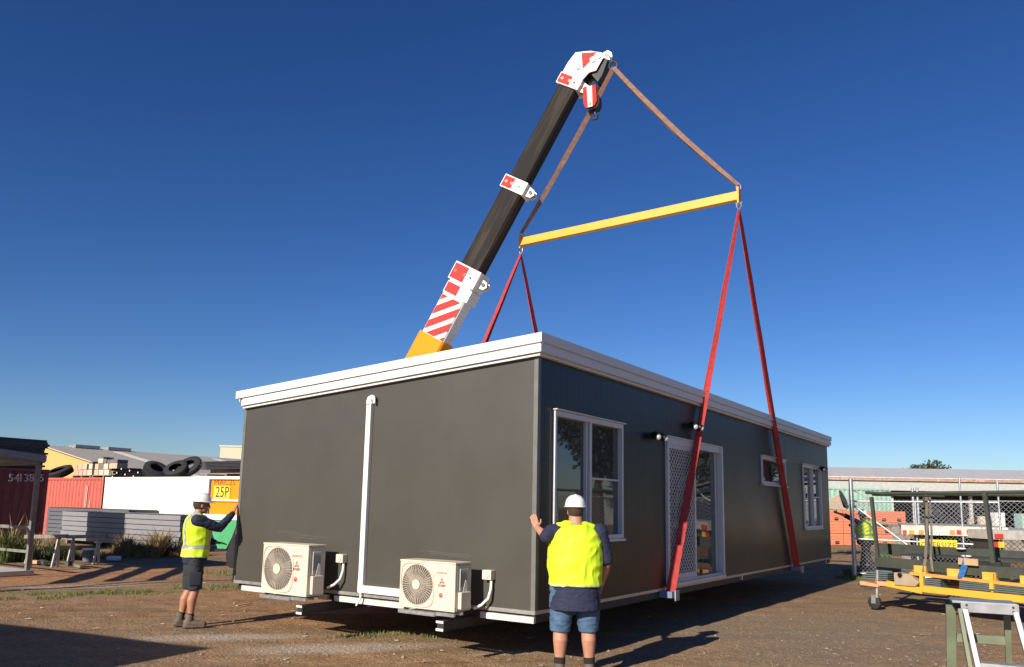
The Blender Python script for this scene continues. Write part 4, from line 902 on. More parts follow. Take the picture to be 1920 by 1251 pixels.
q = gl(213, 1051); b = MB(); b.box(-.17,.17,-.1,.1,0,.12); o = b.build('polystyrene_box', M_white, None, bevel=.03); o.location = GRID.w(q.x, q.y, 0); tag(o, 'small white foam box lying on the dirt near the weeds', 'box')
for (px, py, L_, h, rot, c, lb) in ((62,1057,.42,.09,.2,(.45,.30,.2),'pinkish timber offcut on the ground by the canopy post'),(82,1058,.6,.1,-.3,(.05,.05,.05),'dark timber offcut on the ground among the weeds at the left'),(148,1064,.5,.07,-.2,(.16,.17,.14),'grey offcut on the ground in front of the bucket'),(128,1061,.15,.12,.1,(.08,.08,.08),'short dark block on the ground below the trestle')):
    q = gnd(px, py); b = MB(); b.box(-L_/2,L_/2,-.06,.06,0,h); o = b.build('timber_offcut', mat('offcut_%d' % px, c, .85, var=.2), None, bevel=.008); o.location = q; o.rotation_euler = (0,0,rot-YAW); tag(o, lb, 'offcut', 'timber offcuts on the dirt')
# ---- off-camera racks that throw the long shadows across the dirt (left of the frame)
SUNAZ, SUNEL = R(35.0), R(25.0)
ct = 1/math.tan(SUNEL); SD = Vector((math.sin(SUNAZ), math.cos(SUNAZ), 0))
def caster(P, h): return Vector((P.x, P.y, 0)) - SD*ct*h + Vector((0,0,h))
H = 2.5
bars = [((115,1093),(235,1058),.34),((210,1090),(295,1055),.16),((290,1088),(345,1063),.16)]
o0 = caster(gnd(115,1093), H)
t = thing('pipe_shelter', 'open steel roof frame on posts standing left of the view', 'shelter', loc=(o0.x, o0.y, 0))
O = Vector((o0.x, o0.y, 0))
b = MB()
for a, c, w in bars: b.bar(caster(gnd(*a),H)-O, caster(gnd(*c),H)-O, w, .12)
b.build('cross_beam', M_galvd, t)
b = MB(); b.bar(caster(gnd(0,1106),H)-O, caster(gnd(430,1086),H)-O, .08, .08); b.bar(caster(gnd(40,1071),H)-O, caster(gnd(330,1057),H)-O, .06, .06); b.bar(caster(gnd(0,1084),H)-O, caster(gnd(350,1070),H)-O, .05, .05); b.build('rail', M_galvd, t)
for a in ((115,1093),(290,1088)):
    b = MB(); p = caster(gnd(*a),H)-O; b.bar((p.x,p.y,0),(p.x,p.y,H-.06),.08,.08); b.build('post', M_galvd, t)
# building whose corner throws the dark triangle in the foreground
tipP = caster(gnd(393,1213), 3.0); e_a = (gnd(0,1168)-gnd(393,1213)); e_b = (gnd(195,1251)-gnd(393,1213))
azb = math.atan2(e_a.y, e_a.x); frb = Frame((tipP.x, tipP.y, 0), azb)
t = thing('site_building', 'second grey portable building standing left of the view', 'portable building', frb)
sgn = 1 if frb.l(Vector((tipP.x,tipP.y,0))+Vector((e_b.x,e_b.y,0))).y > 0 else -1
b = MB(); b.box(.1,9,sgn*.1,sgn*5,.5,2.85); b.build('wall', M_wall, t); b = MB(); b.box(0,9.1,0,sgn*5.1,2.86,3.0); b.build('roof', M_fascia, t); b = MB(); b.box(.3,8.7,sgn*.3,sgn*4.8,0,.49); b.build('base', M_cav, t)
# ------------------------------------------------------------------ right yard
# long open shed with grey roof
fr = Frame((14, 56, 0), R(-3)); t = thing('workshop', 'long low workshop with plain grey metal roof and dark open bays on the right', 'shed', fr)
zr = 5.05; ze = at(1700, 898, 52).z
ribr = ribbed('grey_roof_sheet', (.58,.56,.53), .6, .01, 'X', .5, dirt=(.52,.50,.47), dthr=.5)
b = MB(); b.hexa([(0,-4,ze),(60,-4,ze),(60,5,zr),(0,5,zr),(0,-4,ze+.06),(60,-4,ze+.06),(60,5,zr+.06),(0,5,zr+.06)]); b.build('roof', ribr, t)
b = MB(); b.box(0,21,-4.12,-4.0,ze-.17,ze-.02); b.build('fascia', mat('brown_fascia', (.42,.28,.2), .7, var=.25, dirt=(.6,.42,.3), dthr=.55), t)
b = MB(); b.box(0,60,-3.98,-3.9,ze-.78,ze-.19); b.build('wall_panel', mat('pale_shed_wall', (.45,.47,.45), .6, var=.1), t)
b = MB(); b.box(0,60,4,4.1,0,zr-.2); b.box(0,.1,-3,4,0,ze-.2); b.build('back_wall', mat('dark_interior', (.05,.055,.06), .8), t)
for x in (6,11,16,21,27,33,40,48):
    b = MB(); b.box(x,x+.16,-3.1,-2.9,0,ze-.96); b.build('column', mat('pale_column', (.55,.55,.52), .6), t)
b = MB(); b.box(24.2,60,-3.3,-3.21,0,ze-.96); b.build('wall_panel', mat('pale_shed_wall', (.45,.47,.45), .6), t)
fr = Frame(at(1735, 880, 88), 0); fr = Frame((fr.P.x, 88, 0), 0)
def tree(fr, h, cr_, label, n=2600, seed=1, name='tree'):
    rnd = random.Random(seed); t = thing(name, label, 'tree', fr)
    b = MB(); b.tube([(0,0,0),(.1,0,h*.3),(0,.1,h*.6)], [.28,.2,.1], 10)
    cl = []
    for i in range(14):
        a = rnd.uniform(0,2*PI); r = rnd.uniform(.15,.8)*cr_; c = Vector((math.cos(a)*r, math.sin(a)*r, h*(.55+rnd.random()*.38))); cl.append((c, cr_*rnd.uniform(.3,.5))); b.tube([(0,.05,h*.35),c*.6+Vector((0,0,h*.15)),c],[.09,.05,.02],6)
    b.build('trunk', mat('bark', (.10,.075,.055), .9, bump=.5), t)
    b = MB()
    for i in range(n):
        c, r = rnd.choice(cl); d = Vector((rnd.gauss(0,1),rnd.gauss(0,1),rnd.gauss(0,1))).normalized()*r*rnd.random()**.4; p = c+Vector((d.x,d.y,d.z*.75)); q = Vector((rnd.gauss(0,1),rnd.gauss(0,1),rnd.gauss(0,1))).normalized(); s = q.orthogonal().normalized(); u_ = q.cross(s); L_ = rnd.uniform(.10,.22)*cr_/3
        b.face([p+s*L_, p+u_*L_*.55, p-s*L_, p-u_*L_*.55])
    b.build('crown', mat('leaf_green', (.045,.06,.03), .7, var=.45, scale=1.2), t)
tree(fr, at(1735,868,88).z, 3.3, 'dark round treetop just showing above the workshop roof')
b = MB(); p = at(1685.5, 862, 80); b.tube([(0,0,0),(0,0,p.z+.6)], [.03,.012], 6); o = b.build('antenna_mast', M_galvd); o.location = (p.x, 80, 0); tag(o, 'thin antenna mast standing behind the workshop roof', 'antenna')
# green container and rubble yard
pg0, pg1 = at(1545, 920, 46), at(1670, 917, 46)
frg = Frame((pg1.x-6.06, 46, .52), 0); 
tg = thing('shipping_container', 'faded green container behind the orange stacks under the workshop eave', 'shipping container', frg, group='shipping containers')
b = MB(); n = 22; prof = []
for i in range(n):
    x = .08+i*5.9/n; q = 5.9/n; prof += [(x,.03),(x+q*.3,.03),(x+q*.42,.07),(x+q*.8,.07),(x+q*.92,.03)]
for a, c in zip(prof, prof[1:]): b.face([(a[0],a[1],.1),(c[0],c[1],.1),(c[0],c[1],2.5),(a[0],a[1],2.5)])
b.box(.02,6.04,.1,2.4,.05,2.56); b.build('panel', M_cgr, tg)
b = MB(); b.box(0,6.06,0,.07,2.5,2.6); b.box(0,6.06,0,.07,0,.12); b.box(0,.1,0,.1,.12,2.5); b.box(5.96,6.06,0,.1,.12,2.5); b.build('frame', M_cgr, tg)
put_text('lettering', '5021115 8', .30, M_let, tg, (6.06-1.9, .0, 1.75), (1,0,0), ex=.006)
b = MB(); b.box(pg1.x-14, pg1.x+.4, 45, 50, 0, .5); o = b.build('loading_dock', mat('concrete_grey', (.32,.31,.29), .85, bump=.4)); tag(o, 'low concrete dock carrying the faded green container', 'dock')
# orange stacks
M_ora = mat('orange_crate', (.66,.21,.11), .6, var=.10, dirt=(.55,.25,.15), dthr=.6)
g0, g1 = gnd(1556, 1023), gnd(1694, 1024)
def crate_stack(x0, x1, label):
    fr = Frame((x0, 43.3, 0), 0); t = thing('plastic_crate_stack', label, 'crates', fr, group='stacks of orange crates'); w = x1-x0
    for i in range(3):
        z = i*.62; b = MB(); b.box(0,w,0,1.2,z+.0,z+.60)
        b.build('crate', M_ora, t, bevel=.02)
        b = MB()
        for zz in (.15,.3,.45): b.box(.03,w-.03,-.02,-.001,z+zz,z+zz+.02)
        b.box(w*.48,w*.52,-.03,-.001,z+.02,z+.58); b.build('rib', M_ora, t)
        b = MB()
        for xx in ((.22,.72) if i != 1 else (.3,)): b.box(w*xx,w*xx+.22,-.012,-.002,z+.06,z+.22)
        b.build('fork_slot', M_black, t)
xa, xb = g0.x-.6, g1.x; wv = (xb-xa)/3
for i, lb in enumerate(('stack of orange crates nearest the grey building', 'stack of orange crates in the middle, behind the worker', 'stack of orange crates at the right end, beside the open shed')): crate_stack(xa+i*wv, xa+(i+1)*wv-.03, lb)
# loader bucket
def dp(px, py, Y): return at(px, py, Y)
fr = Frame((dp(1575,950,46).x, 46, 0), 0); t = thing('loader_bucket', 'tan loader with its dark steel bucket tipped up above the orange crates', 'loader', fr)
L = lambda px, py, y=0: fr.l(at(px, py, 46+y))
b = MB(); b.prism([L(1535,950),(L(1556,936)),L(1572,927),L(1590,955),L(1584,957),L(1556,955)], (0,1.6,0)); b.build('body', mat('tan_metal', (.42,.33,.25), .6, var=.15), t, bevel=.03)
b = MB(); b.prism([L(1573,920),L(1578,921),L(1588,938),L(1592,950),L(1589,955),L(1581,952),L(1575,935)], (0,1.9,0)); b.build('bucket', M_dark, t, bevel=.02)
b = MB(); b.box(L(1560,960).x, L(1580,960).x, .3, 1.3, 0, L(1570,957).z); b.build('undercarriage', M_dark, t)
# flat-bed truck seen from behind
TY = 20.5; fr = Frame((at(1780,1000,TY).x, TY, 0), R(-25)); t = thing('flatbed_trailer', 'flat-bed trailer with a row of rear lights and a yellow warning sign below', 'trailer', fr)
L = lambda px, py, y=0: fr.pix(px, py, y)
x0, x1 = L(1690,990).x, L(1890,995).x; zt = L(1780,986).z; zb = L(1780,1003).z
b = MB(); b.box(x0,x1,.0,5.5,zt-.12,zt); b.build('tray', mat('tray_deck', (.36,.33,.28), .8, var=.2, bump=.5), t)
b = MB(); b.box(x0,x1,-.05,-.001,zb-.02,zt-.02); b.build('tail_board', mat('dusty_board', (.52,.49,.44), .6, var=.2, dirt=(.3,.27,.22), dthr=.6, dscale=4), t)
for a, c, m_ in ((1692,1700,'red'),(1704,1714,'or'),(1722,1732,'or'),(1780,1790,'or'),(1793,1802,'red'),(1812,1820,'red'),(1822,1829,'red')):
    p0, p1 = L(a,994), L(c,1002); b = MB(); b.box(p0.x,p1.x,-.07,-.051,p1.z,p0.z); b.build('tail_light', mat('lamp_red', (.55,.04,.03), .3) if m_ == 'red' else mat('lamp_orange', (.8,.28,.05), .3), t)
b = MB(); p0, p1 = L(1740,996), L(1766,1004); b.box(p0.x,p1.x,-.07,-.051,p1.z,p0.z); b.build('registration_plate', M_white, t); put_text('lettering', 'YN 57QT', .10, M_blk, t, ((p0.x+p1.x)/2,-.073,(p0.z+p1.z)/2), (1,0,0), sx=.8)
p0, p1 = L(1724,1011), L(1795,1032); b = MB(); b.box(p0.x,p1.x,-.05,-.03,p1.z,p0.z); b.build('warning_sign', mat('sign_yellow', (.88,.55,.03), .4), t)
put_text('lettering', 'OVERSIZE', .21, M_blk, t, ((p0.x+p1.x)/2,-.053,(p0.z+p1.z)/2-.02), (1,0,0), sx=.86)
b = MB(); b.box(x0+.5,x0+.65,.1,5.4,.75,zb-.03); b.box(x1-.65,x1-.5,.1,5.4,.75,zb-.03); b.box(x0+.66,x1-.66,.3,.4,.8,.95); b.build('chassis', M_dark, t)
for x in (x0+.3, x1-.6):
    for y in (1.5, 4.6):
        b = MB(); b.tube([(x,y,.48),(x+.3,y,.48)], .48, 28); b.build('wheel', M_rub, t, smooth=True)
# second truck edge on the right
fr = Frame((at(1915,1000,19).x, 19.2, 0), 0); t = thing('flatbed_trailer', 'dusty white trailer end with red and yellow reflectors at the right edge', 'trailer', fr)
L = lambda px, py, y=0: fr.pix(px, py, y)
p0, p1 = L(1862,994), L(1885,1012); b = MB(); b.box(p0.x,3,-.0,4,p1.z,p0.z); b.build('deck', mat('dusty_white', (.42,.40,.36), .6, var=.2), t)
b = MB(); q0_, q1_ = L(1864,1001), L(1880,1010); b.box(q0_.x,q1_.x,-.03,-.002,q1_.z,q0_.z); b.build('reflector', mat('lamp_red', (.55,.04,.03), .3), t)
q0_, q1_ = L(1861,1016), L(1870,1026); b = MB(); b.box(q0_.x,q1_.x,-.03,-.0,q1_.z,q0_.z); b.build('reflector', mat('lamp_red', (.55,.04,.03), .3), t)
q0_, q1_ = L(1871,1016), L(1882,1027); b = MB(); b.box(q0_.x,q1_.x,-.03,-.0,q1_.z,q0_.z); b.build('reflector', mat('sign_yellow', (.88,.55,.03), .4), t)
b = MB(); b.box(p0.x+.1,p0.x+.25,.2,3.8,.4,p1.z-.01); b.build('chassis', M_dark, t)
b = MB(); b.tube([(p0.x+.3,.8,.42),(p0.x+.6,.8,.42)], .42, 28); b.build('wheel', M_rub, t, smooth=True)
# stored goods on the truck / behind
def tub(px0, py0, px1, py1, Y, m, label, name, cat, d=.7):
    a, c = at(px0, py0, Y), at(px1, py1, Y); b = MB(); b.box(0,c.x-a.x,0,d,0,a.z-c.z); o = b.build(name, m, None, bevel=.03); o.location = (a.x, Y, c.z); return tag(o, label, cat)
# rubble bank behind the truck
b = MB(); yb0 = 30
N = 60
for i in range(N):
    for j in range(4):
        pass
x0_, x1_ = at(1690,990,30).x, at(1935,990,30).x
gv = [[b.b.verts.new((x0_+(x1_-x0_)*i/N, 30+j*1.1, (0 if j in (0,) else at(1780,984,30).z-.12+noise.noise(Vector((i*.5,j*1.3,2)))*.16))) for j in range(5)] for i in range(N+1)]
for i in range(N):
    for j in range(4): b.b.faces.new((gv[i][j],gv[i+1][j],gv[i+1][j+1],gv[i][j+1]))
o = b.build('rubble_bank', mat('rubble', (.26,.22,.18), .9, var=.35, scale=5, bump=.8, bscale=14), None, smooth=True); tag(o, 'low bank of gravel and rubble behind the flat-bed trailer', 'rubble', kind='stuff')
zt_ = at(1780,984,30).z-.2
for a in ((1833,968,1858,984,(.55,.45,.33),'round tan bin standing on the rubble bank','storage_bin','bin'),(1861,961,1880,980,(.8,.8,.78),'white cube tank standing on the rubble bank','liquid_tank','tank'),(1816,973,1825,986,(.5,.42,.3),'small tan box standing on the rubble bank','storage_box','box'),(1908,963,1935,990,(.35,.5,.45),'pale green tub at the right edge on the rubble bank','storage_tub','tub')):
    p0, p1 = at(a[0],a[1],31.5), at(a[2],a[3],31.5); b = MB(); w = (p1.x-p0.x)/2; h = p0.z-zt_+.05
    if 'round' in a[5]: b.tube([(0,0,0),(0,0,h*.9),(0,0,h)],[w*.9,w,w*.96],20)
    else: b.box(-w,w,-w,w,0,h)
    o = b.build(a[6], mat(a[6]+'_m', a[4], .6, var=.1), None, bevel=.02); o.location = ((p0.x+p1.x)/2, 31.5, zt_-.05); tag(o, a[5], a[7])
# ---- galvanised gate and chain mesh
vF = gl(1603, 1083).y
frF = Frame(GRID.w(gl(1603,1083).x, vF, 0), -YAW)
t = thing('mesh_gate', 'galvanised pipe gate with chain wire mesh, diagonal brace and tall post', 'gate', frF)
L = lambda px, py, y=0: frF.pix(px, py, y)
zt = 2.02; zm = 1.02; xr = 3.42
b = MB(); b.tube([(0,0,0),(0,0,2.62)], .055, 14); b.build('post', M_galv, t, smooth=True)
b = MB(); b.tube([(.06,0,zt),(xr,0,zt+.01)], .022, 8); b.tube([(.06,0,zm),(xr,0,zm-.04)], .020, 8); b.tube([(.06,0,zt-.12),(1.45,0,.80)], .024, 8); b.tube([(.06,0,.12),(xr,0,.10)], .020, 8); b.tube([(3.35,0,1.25),(2.85,0,.95)],.018,8); b.build('rail', M_galv, t, smooth=True)
for x, z0, z1 in ((1.55,.1,zt),(2.60,.1,2.65),(xr,.1,2.58)):
    b = MB(); b.tube([(x,0,z0),(x,0,z1)], .026, 10); b.build('upright', M_galv, t, smooth=True)
b = MB(); px_ = .10; zz0, zz1 = .12, zt+.06
nx = int((xr)/px_); nz = int((zz1-zz0)/px_)
for i in range(nx*2+nz+2):
    for sg in (1, -1):
        xs = (i*px_ - (0 if sg < 0 else zz1-zz0))
        a_, c_ = Vector((xs,0.004*sg,zz0)), Vector((xs+sg*(zz1-zz0),.004*sg,zz1))
        # clip to 0..xr
        d_ = c_-a_; tl, th_ = 0, 1
        for lo_, hi_ in ((0-a_.x)/d_.x, (xr-a_.x)/d_.x),: 
            l_, h_ = min(lo_,hi_), max(lo_,hi_); tl = max(tl,l_); th_ = min(th_,h_)
        if th_-tl > .02: b.tube([a_+d_*tl, a_+d_*th_], .0036, 4, cap=False)
b.build('chain_mesh', M_galv, t)
b = MB(); b.tube([(.09,-.0,2.3),(.5,0.0,2.05)], .012, 6); b.build('brace', M_galvd, t)
# fixed fence continuing behind
vG = vF+2.2; xs = GRID.pix(1712,940,vG).x
frG = Frame(GRID.w(xs, vG, 0), -YAW); t = thing('mesh_fence', 'chain wire fence behind the gate, in front of the dark open shed', 'fence', frG)
b = MB()
for i in range(int(9/.13)+17):
    for sg in (1,-1):
        x_ = i*.13-(0 if sg<0 else 2.0); a_, c_ = Vector((x_,.004*sg,.1)), Vector((x_+sg*2.0,.004*sg,2.1)); d_ = c_-a_; l_, h_ = sorted(((0-a_.x)/d_.x,(9-a_.x)/d_.x)); tl, th_ = max(0,l_), min(1,h_)
        if th_-tl > .02: b.tube([a_+d_*tl, a_+d_*th_], .005, 4, cap=False)
b.build('chain_mesh', M_galv, t)
for x, h in ((0,2.45),(.12,2.45),(3.05,2.5),(6,2.4),(9,2.4)):
    b = MB(); b.tube([(x,0,0),(x,0,h)], .035, 10); b.build('post', M_galv, t, smooth=True)
b = MB(); b.tube([(0,0,2.1),(9,0,2.1)], .014, 6); b.tube([(3.05,0,1.9),(3.6,0,2.4)],.02,6); b.build('rail', M_galv, t)
# ---- trailer loaded with dark steel frames
j = gl(1641, 1142); frT = Frame(GRID.w(j.x, j.y, 0), -YAW-R(20)); L = lambda px, py, y=0: frT.pix(px, py, y)
t = thing('steel_trailer', 'yellow flat trailer with jockey wheel and tan tool box, parked on the right', 'trailer', frT)
def seg(b, p, q, w, h, y=0): b.bar(L(*p, y), L(*q, y), w, h)
b = MB(); seg(b,(1664,1094),(1731,1108),.09,.10,.0); seg(b,(1731,1104),(1960,1128),.09,.11,.0); seg(b,(1664,1094),(1960,1112),.08,.09,1.7); b.build('chassis_rail', M_yel, t, bevel=.006)
b = MB(); seg(b,(1708,1075),(1960,1102),.09,.05,.02); seg(b,(1712,1068),(1960,1086),.08,.05,1.7); b.build('deck_rail', mat('orange_paint', (.72,.30,.06), .5, var=.15, dirt=(.35,.15,.06), dthr=.55), t)
for px in (1729, 1860):
    b = MB(); pa, pb_ = L(px,1075,.0), L(px+1,1105,.0); b.bar(pa,pb_,.06,.08); b.build('stanchion', M_yel, t)
b = MB(); pa = L(1735,1102); b.box(pa.x,pa.x+.06,.05,1.66,pa.z-.06,pa.z+.03); pa = L(1900,1120); b.box(pa.x,pa.x+.06,.05,1.66,pa.z-.06,pa.z+.03); b.build('cross_member', M_yel, t)
b = MB(); pa = L(1615,1090); pb_ = L(1650,1098); b.hexa([(pa.x,-.06,pb_.z-.02),(pb_.x,-.06,pb_.z-.03),(pb_.x,.1,pb_.z-.03),(pa.x,.1,pb_.z-.02),(pa.x,-.06,pa.z+.01),(pb_.x,-.06,pa.z-.02),(pb_.x,.1,pa.z-.02),(pa.x,.1,pa.z+.01)]); b.bar(L(1645,1094),L(1668,1095),.07,.08); b.build('drawbar', mat('worn_tan', (.50,.30,.16), .7, var=.2), t, bevel=.01)
b = MB(); b.ring(L(1645,1092),(1,0,.1),.055,.014,20); b.build('clamp_ring', mat('red_paint', (.5,.06,.03), .5), t, smooth=True)
b = MB(); b.tube([L(1645,1069),L(1644,1128)], .028, 12); b.build('jockey_leg', M_galv, t, smooth=True)
jc = L(1640,1131); b = MB(); b.tube([(jc.x,-.035,.115),(jc.x,-.02,.115),(jc.x,.04,.115),(jc.x,.055,.115)], [.09,.115,.115,.09], 24); b.build('jockey_wheel', M_rub, t, smooth=True)
b = MB(); b.box(jc.x-.035,jc.x+.045,-.05,-.041,.10,.23); b.box(jc.x-.035,jc.x+.045,.061,.07,.10,.23); b.box(jc.x-.035,jc.x+.045,-.05,.07,.231,.245); b.build('wheel_fork', M_galv, t)
b = MB()
for k in range(12): 
    a0 = L(1612+k*3.2, 1097+6*math.sin(k/11*PI)); b.ring(a0,(k%2,1-k%2,.2),.022,.006,10,5)
b.build('chain', M_dark, t)
pa, pb_ = L(1680,1073), L(1709,1099); b = MB(); b.prism([(pa.x,-.08,pa.z),(pb_.x,-.08,pa.z-.01),(L(1728,1092).x,-.08,L(1728,1092).z),(L(1720,1100).x,-.08,pb_.z),(pa.x,-.08,pb_.z)], (0,.35,0)); bx_ = b.build('tool_box', mat('tan_toolbox', (.36,.28,.19), .6, var=.1), t, bevel=.01)
b = MB(); b.disc(L(1693,1078)+Vector((0,-.09,0)),(0,-1,0),.04,.03,6); b.build('knob', M_black, bx_)
for k in range(7):
    x = L(1712,1070,.05).x+k*.56+.03; z = L(1712,1062,.05).z-.055-k*.014
    b = MB(); b.box(x,x+.20,.02,1.75,z-.055,z+.075); b.build('bearer', mat('orange_bearer', (.80,.40,.06), .55, var=.1, dirt=(.6,.32,.1), dthr=.6), t, bevel=.006)
for x in (4.0, 4.9):
    for y in (-.12, 1.85):
        b = MB(); b.tube([(x,y,.30),(x,y+.2,.30)], .30, 28); b.build('wheel', M_rub, t, smooth=True)
M_load = mat('dark_green_steel', (.048,.055,.042), .5, var=.15, dirt=(.08,.08,.06), dthr=.62)
frL = Frame(frT.w(0,0,0), frT.rz)
t = thing('steel_frame_load', 'dark green steel frames with upright posts and pipes, strapped on the yellow trailer', 'steel frames', frL)
b = MB(); pa, pb_ = L(1642,1053,.1), L(1960,1080,.1); b.bar(pa, pb_, .06, .175); b.bar(L(1642,1028,1.5), L(1960,1048,1.5), .06, .21); b.build('channel', M_load, t)
b = MB(); b.bar(L(1642,1046,.13)+Vector((0,.05,0)),L(1960,1060,1.5),.9,.012) if 0 else b.bar(L(1700,1040,.9),L(1960,1052,.9),.5,.03); b.build('web_plate', M_dark, t)
for (a, c, y, w) in (((1634,932),(1646,1046),.1,.055),((1733,924),(1741,1040),1.5,.055),((1846,921),(1863,1056),.1,.06)):
    b = MB(); b.bar(L(*a,y),L(*c,y),w,w); b.build('post', M_load, t)
b = MB(); b.tube([L(1623,923.5,.1),L(1655,925.5,.1),L(1960,922,.1)], .028, 8); b.tube([L(1655,925,1.5),L(1960,929,1.5)], .034, 8); b.tube([L(1636,928,.1),L(1770,931,1.5)],.02,8); b.build('pipe', M_load, t)
b = MB(); b.bar(L(1650,1021,1.5)+Vector((0,0,.01)), L(1720,1030,1.5), .2, .012) if 0 else None
for k, (a, c) in enumerate((((1650,1075),(1697,1078)),((1760,1087),(1795,1090)),((1830,1092),(1960,1104)))):
    bb = MB(); 
    for q in range(4): bb.bar(L(a[0],a[1]+q*3.6-4,.6), L(c[0],c[1]+q*3.6-4,.6), 1.2, .022)
    bb.build('sheet_pack', mat('grey_green_sheet', (.10,.13,.13), .45, var=.1), t)
b = MB(); b.bar(L(1652,1069,.35),L(1680,1078,.35),.3,.30); b.build('sheet_pack', mat('grey_green_sheet', (.10,.13,.13), .45), t)
for px, py in ((1802,1029),(1812,1043)):
    b = MB(); b.ball(L(px,py,1.4 if py < 1035 else .6), .09, 16, 8, (1,.6,.22)); b.build('cap', M_white, t, smooth=True)
# straps
ribS = [L(1737,926,1.5), L(1738,985,.8), L(1735,1050,.05), L(1731,1072,.0)]
def strap(pts, w, m, label, frame):
    pts = [frame.M @ p for p in pts]; root = pts[0].copy(); b = MB()
    for i in range(len(pts)-1): b.bar(pts[i]-root, pts[i+1]-root, w, .006, (0,-1,.2))
    o = b.build('ratchet_strap', m); o.location = root; return tag(o, label, 'strap', 'straps on the trailer load')
strap(ribS, .05, mat('grey_strap', (.20,.18,.13), .85, var=.2), 'grey-green strap hanging down the tall post and tied to the trailer deck', frT)
strap([L(1743,930,1.45),L(1747,1000,.6),L(1745,1045,.02),L(1749,1072,-.02)], .04, mat('grey_strap', (.20,.18,.13), .85), 'second grey-green strap, slightly right of the one on the tall post', frT)
strap([L(1812,1044,.12),L(1812,1046,.02),L(1808,1062,-.02),L(1800,1084,-.05)], .10, mat('blue_strap', (.03,.14,.38), .7, var=.3, scale=20), 'bright blue strap folded over the dark steel channel', frT)
b = MB(); b.bar(L(1797,1052,-.01),L(1834,1055,-.01),.02,.11); o = b.build('cardboard_piece', mat('cardboard', (.45,.30,.17), .85), None); o.location = frT.P; o.rotation_euler = (0,0,frT.rz); tag(o, 'torn brown cardboard piece under the blue strap', 'cardboard')
# ---- foreground platform step ladder
LY = 5.0; frl = Frame((at(1803,1127,LY).x, LY, 0), -R(24)); L = lambda px, py, y=0: frl.pix(px, py, y)
t = thing('step_ladder', 'paint-splashed aluminium step ladder in the right foreground', 'step ladder', frl)
M_lad = mat('scuffed_aluminium', (.30,.31,.32), .5, .3, var=.2, scale=14, dirt=(.48,.45,.37), dthr=.6, dscale=7); M_ladg = mat('green_rail', (.15,.18,.115), .6, var=.2, dirt=(.5,.5,.45), dthr=.62, dscale=9)
zt = L(1803,1128).z; wl = L(1908,1128).x
b = MB(); b.box(-.006,wl+.006,0,.012,zt-.062,zt); b.box(-.05,wl-.0,.013,.24,zt-.012,zt+.002); b.build('top_platform', M_lad, t, bevel=.003)
b = MB()
for x in (.025, wl-.025):
    for z in (.018,.044): b.disc((x,-.001,zt-z),(0,-1,0),.007,.004,10)
b.build('rivet', M_dark, t)
def rail(x0, dx, y0, dy, m, nm='side_rail', w=.028, d=.055):
    b = MB(); b.bar((x0,y0,zt-.05),(x0+dx,y0+dy,0),w,d,(0,1,0)); b.build(nm, m, t, bevel=.002)
rail(.016, -.0+.14, .012, -.36, M_lad); rail(wl-.014, .17, .012, -.36, M_lad)
rail(-.012, .10, .03, -.30, M_ladg, w=.022, d=.07); rail(-.045, -.02, .20, .40, M_ladg, 'rear_leg', .055,.04); rail(wl-.03, .02, .22, .42, M_ladg, 'rear_leg', .035,.035)
for z in (.27,.54,.81,):
    f = (zt-.05-z)/(zt-.05) if False else z
for k in range(1,4):
    z = zt-.03-k*.31
    if z < .1: break
    f = (zt-.05-z)/(zt-.05); x0 = .016+.14*f; x1 = wl-.014+.17*f; y = .012-.36*f
    b = MB(); b.box(x0+.015,x1-.015,y-.02,y-.008,z-.045,z); b.box(x0+.015,x1-.015,y-.007,y+.07,z-.006,z); b.build('tread', M_lad, t, bevel=.002)
for k in (1, 2):
    z = zt+.02-k*.27; f = (zt-.05-z)/(zt-.05); b = MB(); b.bar((-.045-.02*f,.21+.40*f,z),(wl-.03+.02*f,.22+.42*f,z),.02,.05); b.build('rear_brace', M_ladg, t)
# ------------------------------------------------------------------ trees and shed to the right (seen mirrored in the windows)
tree(Frame((38,30,0),0), 9, 3.6, 'broad dark tree standing right of the view, nearer one', 4500, 3)
tree(Frame((47,38,0),0), 10, 4.2, 'broad dark tree standing right of the view, farther one', 4500, 5)
tree(Frame((36,18,0),0), 6.5, 2.6, 'low dark tree standing right of the view', 3000, 8)
tr0 = [o for o in COL.objects if o.name.startswith('tree') and o.parent is None][-2]
for i, (x, y, s_) in enumerate(((52,62,1),(60,66,1.15),(68,61,.95),(78,67,1.2),(88,62,1.0),(42,46,.9),(56,52,1.1),(64,44,1.2),(98,66,1.1))):
    c_ = copy_tree(tr0); c_.location = (x,y,0); c_.rotation_euler = (0,0,i*1.3); c_.scale = (s_,s_,s_); tag(c_, 'dark tree in the row standing far right of the view', 'tree', 'trees far right of the view')
frW = Frame((24,10,0), R(28)); t = thing('workshop', 'low shed with pale roof standing right of the view', 'shed', frW)
b = MB(); b.hexa([(0,-.3,2.4),(18,-.3,2.4),(18,5,3.3),(0,5,3.3),(0,-.3,2.47),(18,-.3,2.47),(18,5,3.37),(0,5,3.37)]); b.build('roof', ribr, t); b = MB(); b.box(.1,17.9,.2,4.9,0,2.35); b.build('wall', mat('dark_shed_wall', (.10,.10,.10), .7), t)
